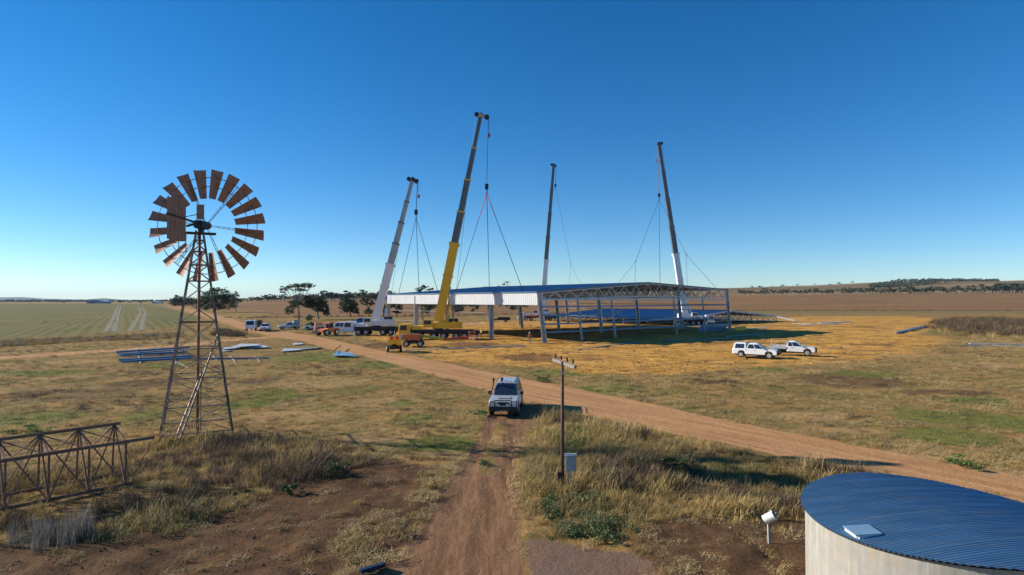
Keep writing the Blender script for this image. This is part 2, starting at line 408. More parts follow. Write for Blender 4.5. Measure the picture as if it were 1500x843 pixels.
# ------------------------------------------------------------------ ground material
def ground_material():
    m = bpy.data.materials.new('earth'); m.use_nodes = True
    nt = m.node_tree; L = nt.links.new
    b = nt.nodes['Principled BSDF']; b.inputs['Roughness'].default_value = .95; b.inputs['Specular IOR Level'].default_value = .08
    geo = nn(nt, 'ShaderNodeNewGeometry'); pos = geo.outputs['Position']
    def mapped(sx, sy, rot=0.):
        mr_ = nn(nt, 'ShaderNodeMapping'); mr_.inputs['Rotation'].default_value = (0, 0, rot); L(pos, mr_.inputs[0])
        mp = nn(nt, 'ShaderNodeMapping'); mp.inputs['Scale'].default_value = (sx, sy, 1)
        L(mr_.outputs[0], mp.inputs[0]); return mp.outputs[0]
    def noise(scale, det=6, rough=.6, vec=None):
        n = nn(nt, 'ShaderNodeTexNoise'); n.inputs['Scale'].default_value = scale; n.inputs['Detail'].default_value = det; n.inputs['Roughness'].default_value = rough
        L(vec if vec is not None else pos, n.inputs['Vector']); return n.outputs['Fac']
    def mr(x, a, b_, c=0., d=1.):
        n = nn(nt, 'ShaderNodeMapRange'); n.inputs[1].default_value = a; n.inputs[2].default_value = b_; n.inputs[3].default_value = c; n.inputs[4].default_value = d
        L(x, n.inputs[0]); return n.outputs[0]
    def math_(op, a, b_):
        n = nn(nt, 'ShaderNodeMath', operation=op)
        for i, x in enumerate((a, b_)):
            if isinstance(x, (int, float)): n.inputs[i].default_value = x
            else: L(x, n.inputs[i])
        return n.outputs[0]
    def mix(f, a, b_):
        n = nn(nt, 'ShaderNodeMix', data_type='RGBA')
        for nm, x in (('Factor', f), ('A', a), ('B', b_)):
            if isinstance(x, tuple): n.inputs[nm].default_value = (*x, 1)
            elif isinstance(x, float): n.inputs[nm].default_value = x
            else: L(x, n.inputs[nm])
        return n.outputs['Result']
    def attr(nm): return nn(nt, 'ShaderNodeAttribute', attribute_name=nm).outputs['Fac']
    nf = noise(9, 8, .7); nm_ = noise(1.7, 8, .68); nl = noise(.28, 6, .6); nx = noise(.035, 4, .6); ng = noise(40, 4, .7)
    brk = math_('ADD', math_('MULTIPLY', math_('SUBTRACT', nm_, .5), 1.5), math_('MULTIPLY', math_('SUBTRACT', nl, .5), .8))
    def edge(nm, w=.7, soft=.12):
        return mr(math_('ADD', attr(nm), math_('MULTIPLY', brk, w)), .5 - soft, .5 + soft)
    # grassland: straw, bare earth and green drifting together
    c = mix(mr(nm_, .38, .62), (.255, .172, .070), (.43, .305, .130))
    c = mix(mr(nl, .45, .57, 0, .8), c, (.155, .16, .05))
    c = mix(mr(noise(.45, 7, .72), .52, .62, 0, .45), c, (.13, .09, .046))
    c = mix(mr(noise(.11, 7, .72, mapped(.7, 1.2)), .53, .60, 0, .6), c, (.38, .28, .14))
    c = mix(mr(nf, .52, .72, 0, .5), c, (.12, .08, .042))
    c = mix(mr(nx, .48, .62, 0, .45), c, (.26, .19, .095))
    c = mix(math_('MULTIPLY', edge('pale', .8, .2), .8), c, mix(mr(nf, .4, .65), (.46, .35, .19), (.28, .19, .10)))
    c = mix(math_('MULTIPLY', edge('green', .9, .2), .85), c, mix(mr(nf, .4, .65), (.115, .165, .036), (.23, .245, .068)))
    # paddock with seed rows
    rows = nn(nt, 'ShaderNodeTexWave'); rows.inputs['Scale'].default_value = .12; rows.wave_type = 'BANDS'; rows.bands_direction = 'Y'; rows.inputs['Distortion'].default_value = 3; rows.inputs['Detail'].default_value = 2
    L(mapped(.06, 1, R(-123)), rows.inputs['Vector'])
    rowf = math_('ADD', math_('MULTIPLY', rows.outputs['Fac'], .35), math_('MULTIPLY', noise(.05, 6, .65, mapped(1, .5)), .9))
    c = mix(edge('paddock', .5, .25), c, mix(mr(rowf, .4, .85), (.115, .14, .046), (.20, .195, .085)))
    c = mix(math_('MULTIPLY', edge('wheel', .5, .25), .2), c, (.33, .25, .15))
    # cropped field
    fn = noise(.02, 6, .7, mapped(.5, 1.2)); fr = noise(.6, 6, .7, mapped(.25, 2))
    fc = mix(mr(fn, .38, .62), (.21, .135, .068), (.28, .19, .098))
    fc = mix(mr(fr, .45, .7, 0, .45), fc, (.16, .095, .05))
    # beyond the field: bands of pale and dark paddock
    py = nn(nt, 'ShaderNodeSeparateXYZ'); L(pos, py.inputs[0])
    far = noise(.0022, 3, .5, mapped(.35, 1.6))
    hc = mix(mr(far, .45, .5), (.29, .215, .12), mix(mr(far, .55, .58), (.17, .155, .080), (.25, .17, .095)))
    fc = mix(mr(math_('ADD', py.outputs['Y'], math_('MULTIPLY', math_('SUBTRACT', nx, .5), 60.)), 985., 1010.), fc, hc)
    c = mix(edge('field', .25, .2), c, fc)
    c = mix(math_('MULTIPLY', edge('strip', .4, .3), .8), c, mix(mr(nl, .4, .6), (.17, .16, .075), (.22, .20, .11)))
    c = mix(math_('MULTIPLY', edge('edge', .8, .2), .85), c, mix(mr(nl, .4, .6), (.055, .045, .028), (.12, .09, .05)))
    # soil, sand, gravel, roads
    sn = noise(.5, 7, .7, mapped(.5, 1.6, R(8)))
    sa = mix(mr(sn, .36, .62), (.40, .22, .048), (.68, .44, .125)); sa = mix(mr(nm_, .52, .7, 0, .5), sa, (.30, .16, .042))
    sa = mix(mr(nx, .52, .64, 0, .55), sa, (.62, .40, .15))
    sa = mix(mr(noise(.16, 7, .7, mapped(.6, 1.3, R(-12))), .53, .60, 0, .75), sa, (.21, .125, .062))
    sa = mix(mr(noise(1.0, 6, .7, mapped(.03, .55, R(18))), .54, .62, 0, .7), sa, (.24, .125, .035))
    sa = mix(mr(noise(.055, 7, .75), .54, .60, 0, .5), sa, (.24, .185, .085))
    sa = mix(mr(noise(.10, 7, .72, mapped(.5, 1.4, R(20))), .56, .64, 0, .75), sa, (.60, .39, .14))
    sf = math_('ADD', math_('ADD', attr('sand'), math_('MULTIPLY', brk, .9)), math_('MULTIPLY', math_('SUBTRACT', noise(.07, 6, .7), .5), 2.3))
    c = mix(mr(sf, .40, .62), c, sa)
    sc = mix(mr(nm_, .35, .65), (.072, .045, .031), (.145, .092, .060)); sc = mix(mr(nf, .55, .72, 0, .5), sc, (.19, .12, .075))
    c = mix(math_('MULTIPLY', edge('soil', .6, .18), .92), c, sc)
    gr = mix(mr(ng, .35, .65), (.135, .100, .085), (.255, .20, .17)); gr = mix(mr(nl, .45, .6, 0, .5), gr, (.22, .135, .09))
    c = mix(edge('gravel', .6, .15), c, gr)
    tk = mix(mr(noise(1.2, 7, .7, mapped(2.2, .22, R(-2))), .36, .64), (.165, .100, .062), (.32, .215, .14)); tk = mix(mr(ng, .5, .7, 0, .35), tk, (.13, .08, .055))
    c = mix(edge('track', .45, .12), c, tk)
    rd = noise(1.0, 6, .7, mapped(.07, 1.5, R(53)))
    rc = mix(mr(rd, .36, .64), (.36, .215, .105), (.56, .37, .21)); rc = mix(mr(noise(1.0, 5, .7, mapped(.05, 4.5, R(52))), .5, .62, 0, .5), rc, (.30, .175, .085)); rc = mix(mr(nl, .45, .62, 0, .4), rc, (.54, .36, .20))
    c = mix(edge('road', .3, .1), c, rc)
    wm = nn(nt, 'ShaderNodeMix', data_type='RGBA', blend_type='MULTIPLY'); wm.inputs['Factor'].default_value = 1.; wm.inputs['B'].default_value = (1.07, .865, .68, 1)
    L(c, wm.inputs['A']); L(wm.outputs['Result'], b.inputs['Base Color'])
    hgt = math_('ADD', math_('MULTIPLY', nf, .55), math_('MULTIPLY', nm_, 1.0)); hgt = math_('ADD', hgt, math_('MULTIPLY', ng, .15))
    bp = nn(nt, 'ShaderNodeBump'); bp.inputs['Strength'].default_value = .8; bp.inputs['Distance'].default_value = .12
    L(hgt, bp.inputs['Height']); L(bp.outputs[0], b.inputs['Normal'])
    MATS['earth'] = m

ground_material()
ZN = ['road', 'track', 'gravel', 'soil', 'sand', 'green', 'pale', 'paddock', 'wheel', 'field', 'edge', 'strip']

def axis(segs, grow, end):
    out = [segs[0][0]]
    for a, b, st in segs:
        n = max(1, round((b - a) / st)); out += list(a + (b - a) * (np.arange(n) + 1) / n)
    st = segs[-1][2]; x = out[-1]
    while x < end: st *= grow; x += st; out.append(x)
    return np.array(out)

def build_ground():
    xp = axis([(0, 20, .28), (20, 75, .6), (75, 160, 1.6)], 1.10, 11500.)
    xs = np.concatenate([-xp[:0:-1], xp])
    ys = np.concatenate([np.array([-60, -30, -15, -6, 0, 4, 7, 9]), axis([(10, 32, .22), (32, 70, .45), (70, 160, .8), (160, 420, 5)], 1.045, 11500.)])
    X, Y = np.meshgrid(xs, ys); nx, ny = len(xs), len(ys)
    x, y = X.ravel(), Y.ravel()
    zz = zones(x, y); Z = height(x, y, zz)
    idx = np.arange(nx * ny).reshape(ny, nx)
    q = np.stack([idx[:-1, :-1], idx[:-1, 1:], idx[1:, 1:], idx[1:, :-1]], -1).reshape(-1, 4)
    br = (fbm(x, y, 1.2, 31) - .5) * .8
    def fm(nm): return ((zz[nm] + br)[q]).mean(1) > .5
    own = np.zeros(len(q), int)
    order = [('stubble_field', 'field'), ('green_paddock', 'paddock'), ('sand_pad', 'sand'), ('gravel_yard', 'gravel'), ('dirt_track', 'track'), ('dirt_road', 'road')]
    for k, (nm, z_) in enumerate(order): own[fm(z_)] = k + 1
    for k, nm in enumerate(['ground'] + [o[0] for o in order]):
        f = q[own == k]
        if not len(f): continue
        used, inv = np.unique(f, return_inverse=True); inv = inv.reshape(-1, 4)
        me = bpy.data.meshes.new(nm)
        me.vertices.add(len(used)); me.vertices.foreach_set('co', np.stack([x[used], y[used], Z[used]], 1).astype(np.float32).ravel())
        me.loops.add(inv.size); me.loops.foreach_set('vertex_index', inv.ravel().astype(np.int32))
        me.polygons.add(len(inv)); me.polygons.foreach_set('loop_start', (np.arange(len(inv)) * 4).astype(np.int32))
        me.polygons.foreach_set('use_smooth', np.ones(len(inv), bool))
        me.update(calc_edges=True)
        for z_ in ZN:
            a = me.attributes.new(z_, 'FLOAT', 'POINT'); a.data.foreach_set('value', zz[z_][used].astype(np.float32))
        me.materials.append(M('earth'))
        o = bpy.data.objects.new(nm, me); COL.objects.link(o)
        tag(o, kind='structure')
build_ground()

def wheel_tracks():
    m = mat('wheel_earth', (.185, .155, .080), .95, var=.25, scale=.25, rust=(.17, .16, .075), rustamt=.45, rscale=.12)
    for ln in WHEEL1:
        pts = []
        for i in range(len(ln) - 1):
            for k in range(30): t = k / 30.; pts.append((ln[i][0] + (ln[i + 1][0] - ln[i][0]) * t, ln[i][1] + (ln[i + 1][1] - ln[i][1]) * t))
        rnd = random.Random(len(pts) + int(ln[0][0])); mb = MB(); vs = []
        for i, (x, y) in enumerate(pts):
            a = pts[max(i - 1, 0)]; b = pts[min(i + 1, len(pts) - 1)]; d = Vector((b[0] - a[0], b[1] - a[1], 0)).normalized(); s_ = Vector((d.y, -d.x, 0))
            for e in (-1, 1): w = .62 + rnd.uniform(-.25, .25); vs.append((x + s_.x * w * e, y + s_.y * w * e, .03))
        mb.add(vs, [(2 * i, 2 * i + 1, 2 * i + 3, 2 * i + 2) for i in range(len(pts) - 1)])
        tag(mb.build('wheel_track', 'wheel_earth'), kind='structure')
wheel_tracks()

# far blue rises on the left horizon
mat('hill_scrub', (.10, .10, .07), .95, var=.2, scale=.004)
def rise(name, pts, D, depth):
    mb = MB(); top = [at(px, py, D) for px, py in pts]
    for row in range(len(top) - 1):
        a, b = top[row], top[row + 1]
        mb.add([(a.x, D - depth, -8), (b.x, D - depth, -8), (b.x, D, b.z), (a.x, D, a.z), (b.x, D + depth, -8), (a.x, D + depth, -8)], [(0, 1, 2, 3), (3, 2, 4, 5)])
    tag(mb.build(name, 'hill_scrub', smooth=True), kind='structure')
rise('hill', [(-260, 441), (-120, 437), (-40, 436), (34, 435.6), (60, 437.5), (100, 438.6), (180, 440), (240, 441.5)], 9800, 900)
rise('hill', [(100, 441), (126, 439.5), (146, 437.6), (152, 437.1), (160, 437.9), (172, 439.8), (200, 441)], 8600, 500)

# ------------------------------------------------------------------ scattered grass (stuff)
LIB = {}
def lib(kind, objs): LIB[kind] = objs

def proto(name, m, nblades, rad, hmin, hmax, w, lean, flat=0., segs=2):
    rnd = random.Random(name); v, f = [], []
    for i in range(nblades):
        a = rnd.uniform(0, 6.283); r = rad * math.sqrt(rnd.random())
        p = Vector((r * math.cos(a), r * math.sin(a), -.03)); h = rnd.uniform(hmin, hmax) * (1 - .45 * r / rad)
        d = rnd.uniform(0, 6.283); ln = rnd.uniform(.2, 1) * lean * h
        sd = Vector((-math.sin(d), math.cos(d), 0)) * w * rnd.uniform(.6, 1.3)
        q = p
        if flat and rnd.random() < flat:
            q2 = p + Vector((math.cos(d) * h, math.sin(d) * h, rnd.uniform(.02, .16))); p = p + Vector((0, 0, rnd.uniform(.02, .12)))
            o = len(v); v += [p - sd, p + sd, q2 + sd * .6, q2 - sd * .6]; f.append((o, o + 1, o + 2, o + 3)); continue
        mid = p + Vector((math.cos(d) * ln * .35, math.sin(d) * ln * .35, h * .6)); tip = p + Vector((math.cos(d) * ln, math.sin(d) * ln, h))
        o = len(v); v += [p - sd, p + sd, mid + sd * .8, mid - sd * .8, tip + sd * .25, tip - sd * .25]
        f += [(o, o + 1, o + 2, o + 3), (o + 3, o + 2, o + 4, o + 5)]
    me = bpy.data.meshes.new(name); me.from_pydata([tuple(a) for a in v], [], f); me.materials.append(M(m))
    return bpy.data.objects.new(name, me)

def leafy(name, m, n, rad, h, ls, stems='dead_brown'):
    rnd = random.Random(name); v, f = [], []
    for i in range(n):
        a = rnd.uniform(0, 6.283); t = math.acos(rnd.uniform(0, 1)); r = rnd.uniform(.5, 1) * (.75 + .25 * math.sin(a * 3 + len(name)))
        c = Vector((math.cos(a) * math.sin(t) * rad * r, math.sin(a) * math.sin(t) * rad * r, math.cos(t) * h * r))
        e = Vector((rnd.gauss(0, 1), rnd.gauss(0, 1), rnd.gauss(0, .6))).normalized(); g = e.cross(Vector((rnd.gauss(0, 1), rnd.gauss(0, 1), rnd.gauss(0, 1)))).normalized()
        s_ = ls * rnd.uniform(.6, 1.4); o = len(v)
        v += [c - e * s_, c + g * s_ * .5, c + e * s_, c - g * s_ * .5]; f.append((o, o + 1, o + 2, o + 3))
    me = bpy.data.meshes.new(name); me.from_pydata([tuple(a) for a in v], [], f); me.materials.append(M(m))
    return bpy.data.objects.new(name, me)

lib('straw', [proto(f'straw_tuft_{c}', 'straw', 60, .34, .18, .56, .008, 1.0, .12) for c in 'abc'])
lib('thatch', [proto(f'thatch_tuft_{c}', 'straw_pale', 60, .55, .18, .45, .010, 1.1, .75) for c in 'abc'])
lib('green', [proto(f'green_tuft_{c}', 'grass_green', 64, .38, .12, .36, .010, .9) for c in 'abc'])
lib('brown', [proto(f'brown_tuft_{c}', 'dead_brown', 64, .40, .20, .62, .008, 1.0, .1) for c in 'abc'])
lib('reed', [proto(f'reed_tuft_{c}', 'dead_grey', 30, .30, .7, 1.35, .010, .25) for c in 'ab'])
lib('stalk', [proto(f'stalk_tuft_{c}', 'straw_pale', 16, .30, .55, 1.0, .007, .55) for c in 'abc'])
lib('weed', [leafy(f'weed_clump_{c}', 'weed_green', 320, .42, .34, .032) for c in 'ab'])
lib('scrub', [proto(f'scrub_tuft_{c}', 'scrub_brown', 110, 1.1, .35, 1.7, .022, 1.1) for c in 'ab'])

def scatter_group(kind):
    c = bpy.data.collections.new('library_' + kind)
    for o in LIB[kind]: c.objects.link(o)
    ng = bpy.data.node_groups.new('scatter_' + kind, 'GeometryNodeTree')
    ng.interface.new_socket('Geometry', in_out='INPUT', socket_type='NodeSocketGeometry')
    ng.interface.new_socket('Geometry', in_out='OUTPUT', socket_type='NodeSocketGeometry')
    gi = ng.nodes.new('NodeGroupInput'); go = ng.nodes.new('NodeGroupOutput')
    iop = ng.nodes.new('GeometryNodeInstanceOnPoints'); ci = ng.nodes.new('GeometryNodeCollectionInfo')
    ci.inputs['Collection'].default_value = c; ci.inputs['Separate Children'].default_value = True; ci.inputs['Reset Children'].default_value = True
    def na(nm, t):
        n = ng.nodes.new('GeometryNodeInputNamedAttribute'); n.data_type = t; n.inputs['Name'].default_value = nm; return n.outputs['Attribute']
    L = ng.links.new
    L(gi.outputs[0], iop.inputs['Points']); L(ci.outputs[0], iop.inputs['Instance'])
    iop.inputs['Pick Instance'].default_value = True
    L(na('pick', 'INT'), iop.inputs['Instance Index']); L(na('turn', 'FLOAT_VECTOR'), iop.inputs['Rotation']); L(na('size', 'FLOAT_VECTOR'), iop.inputs['Scale'])
    L(iop.outputs[0], go.inputs[0])
    return ng

def scatter(name, kind, x, y, size, tint, hs=None):
    n = len(x)
    if not n: return
    z = height(x, y)
    me = bpy.data.meshes.new(name); me.vertices.add(n)
    me.vertices.foreach_set('co', np.stack([x, y, z], 1).astype(np.float32).ravel())
    def A(nm, t, fld, val): a = me.attributes.new(nm, t, 'POINT'); a.data.foreach_set(fld, val.ravel())
    A('pick', 'INT', 'value', RNG.integers(0, len(LIB[kind]), n).astype(np.int32))
    A('turn', 'FLOAT_VECTOR', 'vector', np.stack([RNG.normal(0, .08, n), RNG.normal(0, .08, n), RNG.uniform(0, 6.28, n)], 1).astype(np.float32))
    hs = np.ones(n) if hs is None else hs
    A('size', 'FLOAT_VECTOR', 'vector', np.stack([size, size, size * hs], 1).astype(np.float32))
    A('tint', 'FLOAT', 'value', np.clip(tint, 0, 1).astype(np.float32))
    o = bpy.data.objects.new(name, me); COL.objects.link(o)
    md = o.modifiers.new('scatter', 'NODES'); md.node_group = scatter_group(kind)
    return tag(o, kind='stuff')

TALLR = GP([(768, 730), (772, 690), (778, 640), (800, 604), (840, 607), (900, 622), (980, 641), (1080, 662), (1170, 682), (1290, 700), (1290, 740), (1185, 762), (1090, 756), (970, 766), (905, 792), (860, 800), (800, 785)])
TALLL = GP([(-80, 700), (120, 690), (230, 648), (345, 640), (420, 640), (520, 664), (540, 685), (480, 700), (420, 715), (330, 755), (240, 788), (150, 795), (60, 800), (-80, 805)])
DARKL = GP([(330, 640), (430, 636), (560, 668), (545, 692), (470, 700), (400, 705), (330, 700)])
LITTER = GP([(505, 812), (545, 750), (600, 695), (655, 690), (640, 712), (612, 768), (570, 820), (530, 826)])
WEEDS = GP([(790, 745), (860, 735), (905, 770), (950, 800), (900, 812), (820, 800)])

def grow():
    X, Y = [], []
    for d0, d1, rho in ((8, 14, 15), (14, 20, 14), (20, 30, 11), (30, 45, 6.5), (45, 70, 3.4), (70, 110, 1.5), (110, 200, .55)):
        w = d1 * .92 + 4; n = int(rho * 2 * w * (d1 - d0))
        X.append(RNG.uniform(-w, w, n)); Y.append(RNG.uniform(d0, d1, n))
    x = np.concatenate(X); y = np.concatenate(Y); n = len(x)
    z = zones(x, y)
    u = RNG.random(n)
    far = np.clip((y / 24.) ** .42, .9, 2.6)                 # fewer, wider clumps with distance
    n1 = fbm(x, y, 7, 41); n2 = fbm(x, y, 2.4, 51); n3 = fbm(x, y, 18, 61)
    sdR, sdL = sdpoly(x, y, TALLR), sdpoly(x, y, TALLL)
    tall = np.maximum(sstep(.8, -.8, sdR), sstep(1.0, -1.0, sdL))
    bare = np.maximum.reduce([z['road'] * 1.1, z['track'] * 1.05, z['gravel'] * 1.02, z['soil'] * .80 * (1 - .85 * tall), z['sand'] * .90, z['field'], z['pale'] * .35])
    keep = u > bare + (n2 - .5) * .3 * (bare < .9) * (bare > .02)
    keep &= ~((z['paddock'] > .5) & (RNG.random(n) < .9))
    keep &= np.hypot(x - 9.25, y - 12.78) > 3.1
    lowden = (tall < .4) & (RNG.random(n) < .30 + .3 * (n1 > .52)); keep &= ~lowden
    inL = sdL < 0
    g = np.clip(z['green'] * 1.1 + (n1 - .55) * 3.0 + .10 * inL, 0, 1)
    br = np.clip((fbm(x, y, 5, 71) - .52) * 5, 0, 1) * (.35 + .65 * tall)
    inD = sdpoly(x, y, DARKL) < .5
    br = np.where(inL, np.clip(br + .22, 0, 1), br); br = np.where(inD, np.clip(br + .25, 0, 1), br)
    w1 = RNG.random(n); kind = np.full(n, 0)
    kind[(tall < .4)] = 1
    kind[(tall < .4) & (RNG.random(n) < .45)] = 0
    kind[(tall >= .4) & (RNG.random(n) < .22)] = 1
    kind[w1 < br * .85] = 3
    kind[RNG.random(n) < g * .9] = 2
    lit = (sdpoly(x, y, LITTER) < .3) & (n2 > .42) & (z['track'] < .5); keep |= lit & (RNG.random(n) < .8); kind[lit & (RNG.random(n) < .75)] = 1
    reed = (np.hypot((x - gp(45, 800).x) / 1.6, (y - gp(45, 800).y) / 1.2) < 1)
    kind[reed & (RNG.random(n) < .85)] = 4
    wd = (sdpoly(x, y, WEEDS) < .2) & (RNG.random(n) < .5); kind[wd] = 5
    kind[(tall > .5) & (kind <= 1) & (RNG.random(n) < .07)] = 6
    sz = far * RNG.uniform(.6, 1.25, n)
    sz = np.where(tall > .5, sz * (.72 + .75 * np.clip((n2 - .38) * 3, 0, 1)), sz * .72)
    sz = np.where((y > 60) & (tall < .5), sz * .85, sz)
    tint = np.clip(.45 + (n1 - .5) * 2.2 + RNG.normal(0, .2, n), 0, 1)
    tw = gp(90, 748); fl = np.hypot((x - tw.x + .9) / 4.5, (y - tw.y) / 2.6) < 1; sz = np.where(fl, sz * .62, sz); lt_ = lit & (kind <= 1); kind[lt_ & (RNG.random(n) < .45)] = 0; sz = np.where(lt_, sz * 1.25, sz)   # trodden round the fallen tower
    hs = np.where((tall < .4) & (kind != 4), .62, 1.0)
    for k, (nm, kd) in enumerate([('dry_grass', 'straw'), ('straw_thatch', 'thatch'), ('green_grass', 'green'), ('dead_weeds', 'brown'), ('grey_reeds', 'reed'), ('leafy_weeds', 'weed'), ('seeding_stalks', 'stalk')]):
        s_ = keep & (kind == k); scatter(nm, kd, x[s_], y[s_], sz[s_], tint[s_], hs[s_])
    # taller brown weeds along the paddock edge and the big scrub on the right
    def band(poly, n, smin, smax, nm, kd):
        px = np.array(poly); a0, a1 = px.min(0), px.max(0)
        xx = RNG.uniform(a0[0], a1[0], n); yy = RNG.uniform(a0[1], a1[1], n); k_ = sdpoly(xx, yy, poly) + (fbm(xx, yy, 6, 77) - .5) * 6 < 0
        xx, yy = xx[k_], yy[k_]; scatter(nm, kd, xx, yy, RNG.uniform(smin, smax, len(xx)), RNG.random(len(xx)))
    band(GP([(1368, 481), (1395, 492), (1500, 492), (1640, 495), (1640, 470), (1500, 470), (1420, 468), (1385, 470)]), 2600, .4, 1.6, 'brown_scrub', 'scrub')
    band(GP([(1362, 484), (1395, 494), (1500, 494), (1640, 497), (1640, 470), (1500, 470), (1420, 468), (1385, 472)]), 1500, 1.4, 3.0, 'brown_scrub_grass', 'straw')
    V_ = GP([(-200, 515), (0, 508), (120, 502), (262, 496), (262, 489), (170, 493), (0, 500), (-200, 505)])
    band(V_, 2600, .8, 1.5, 'paddock_verge_grass', 'straw'); band(V_, 1500, .7, 1.4, 'paddock_verge_weeds', 'brown'); band(V_, 1200, .5, .8, 'paddock_verge_reeds', 'reed')
    band(GP([(316, 492), (352, 494), (352, 487), (320, 485)]), 260, .5, .9, 'roadside_weeds', 'scrub')
    band([(-120, 243), (-25, 283), (100, 380), (120, 402), (300, 410), (420, 408), (420, 402), (300, 399), (125, 393), (105, 372), (-18, 276), (-112, 236)], 6500, .35, .8, 'field_edge_weeds', 'scrub')
grow()

# ------------------------------------------------------------------ shed being lifted, and the second roof behind it
GD, LD = Vector((.768, .64, 0)), Vector((-.64, .768, 0))
N0 = Vector((4.5, 98.5, 0))
WID, LEN = 58.0, 53.0

def roof_z(s, z0, zr, z1):
    return z0 + (zr - z0) * s / (WID / 2) if s <= WID / 2 else zr + (z1 - zr) * (s - WID / 2) / (WID / 2)

def truss(mb, o, z0, zr, z1, zb0, zb1, chord=.2, web=.12):
    n = 32; top, bot = [], []
    for i in range(n + 1):
        s = WID * i / n; zt = roof_z(s, z0, zr, z1) - .12; zb = zb0 + (zb1 - zb0) * s / WID
        zb = min(zt - .5, zb + .55 * math.sin(math.pi * i / n)); p = o + GD * s
        top.append(p + Vector((0, 0, zt))); bot.append(p + Vector((0, 0, zb)))
    h = n // 2
    for a in (top, bot):
        mb.bar(a[0], a[h], chord, chord * .8); mb.bar(a[h], a[n], chord, chord * .8)
    for i in range(n):
        mb.bar(bot[i], top[i + 1], web) if i % 2 else mb.bar(top[i], bot[i + 1], web)
    mb.bar(top[0], bot[0], web * 1.3); mb.bar(top[n], bot[n], web * 1.3)

def roofing(root, o, z0, zr, z1, steps, cover=True):
    bay = LEN / steps
    for side in (0, 1):
        for k in range(steps):
            mb = MB(); nrib = 22
            a, b = k * bay + .0, (k + 1) * bay - .03
            s0, s1 = (-.35, WID / 2 - .02) if side == 0 else (WID / 2 + .02, WID + .35)
            zz0 = roof_z(max(s0, 0), z0, zr, z1) - (.03 if side == 0 else 0); zz1 = roof_z(min(s1, WID), z0, zr, z1)
            pr = []
            for i in range(nrib):
                t0 = a + (b - a) * i / nrib; w_ = (b - a) / nrib
                pr += [(t0, 0), (t0 + w_ * .7, 0), (t0 + w_ * .78, .045), (t0 + w_ * .92, .045)]
            pr.append((b, 0))
            vs = []
            for t, dz in pr:
                for s_, z_ in ((s0, zz0), (s1, zz1)):
                    p = o + GD * s_ + LD * t; vs.append((p.x, p.y, z_ + .14 + dz))
            m_ = len(pr); f = [(2 * i, 2 * i + 2, 2 * i + 3, 2 * i + 1) for i in range(m_ - 1)]
            mb.add(vs, f); mb.build('roof_sheet', 'roof_blue', root)
    for i in range(1, 24):
        s = WID * i / 24.; z_ = roof_z(s, z0, zr, z1)
        p = o + GD * s + Vector((0, 0, z_ - .02)); mb = MB(); mb.bar(p, p + LD * LEN, .09, .2); mb.build('purlin', 'galv_steel', root)
    p = o + GD * (WID / 2) + Vector((0, 0, zr + .2)); mb = MB(); mb.bar(p - LD * .2, p + LD * (LEN + .1), .7, .05); mb.build('ridge_cap', 'roof_blue', root)

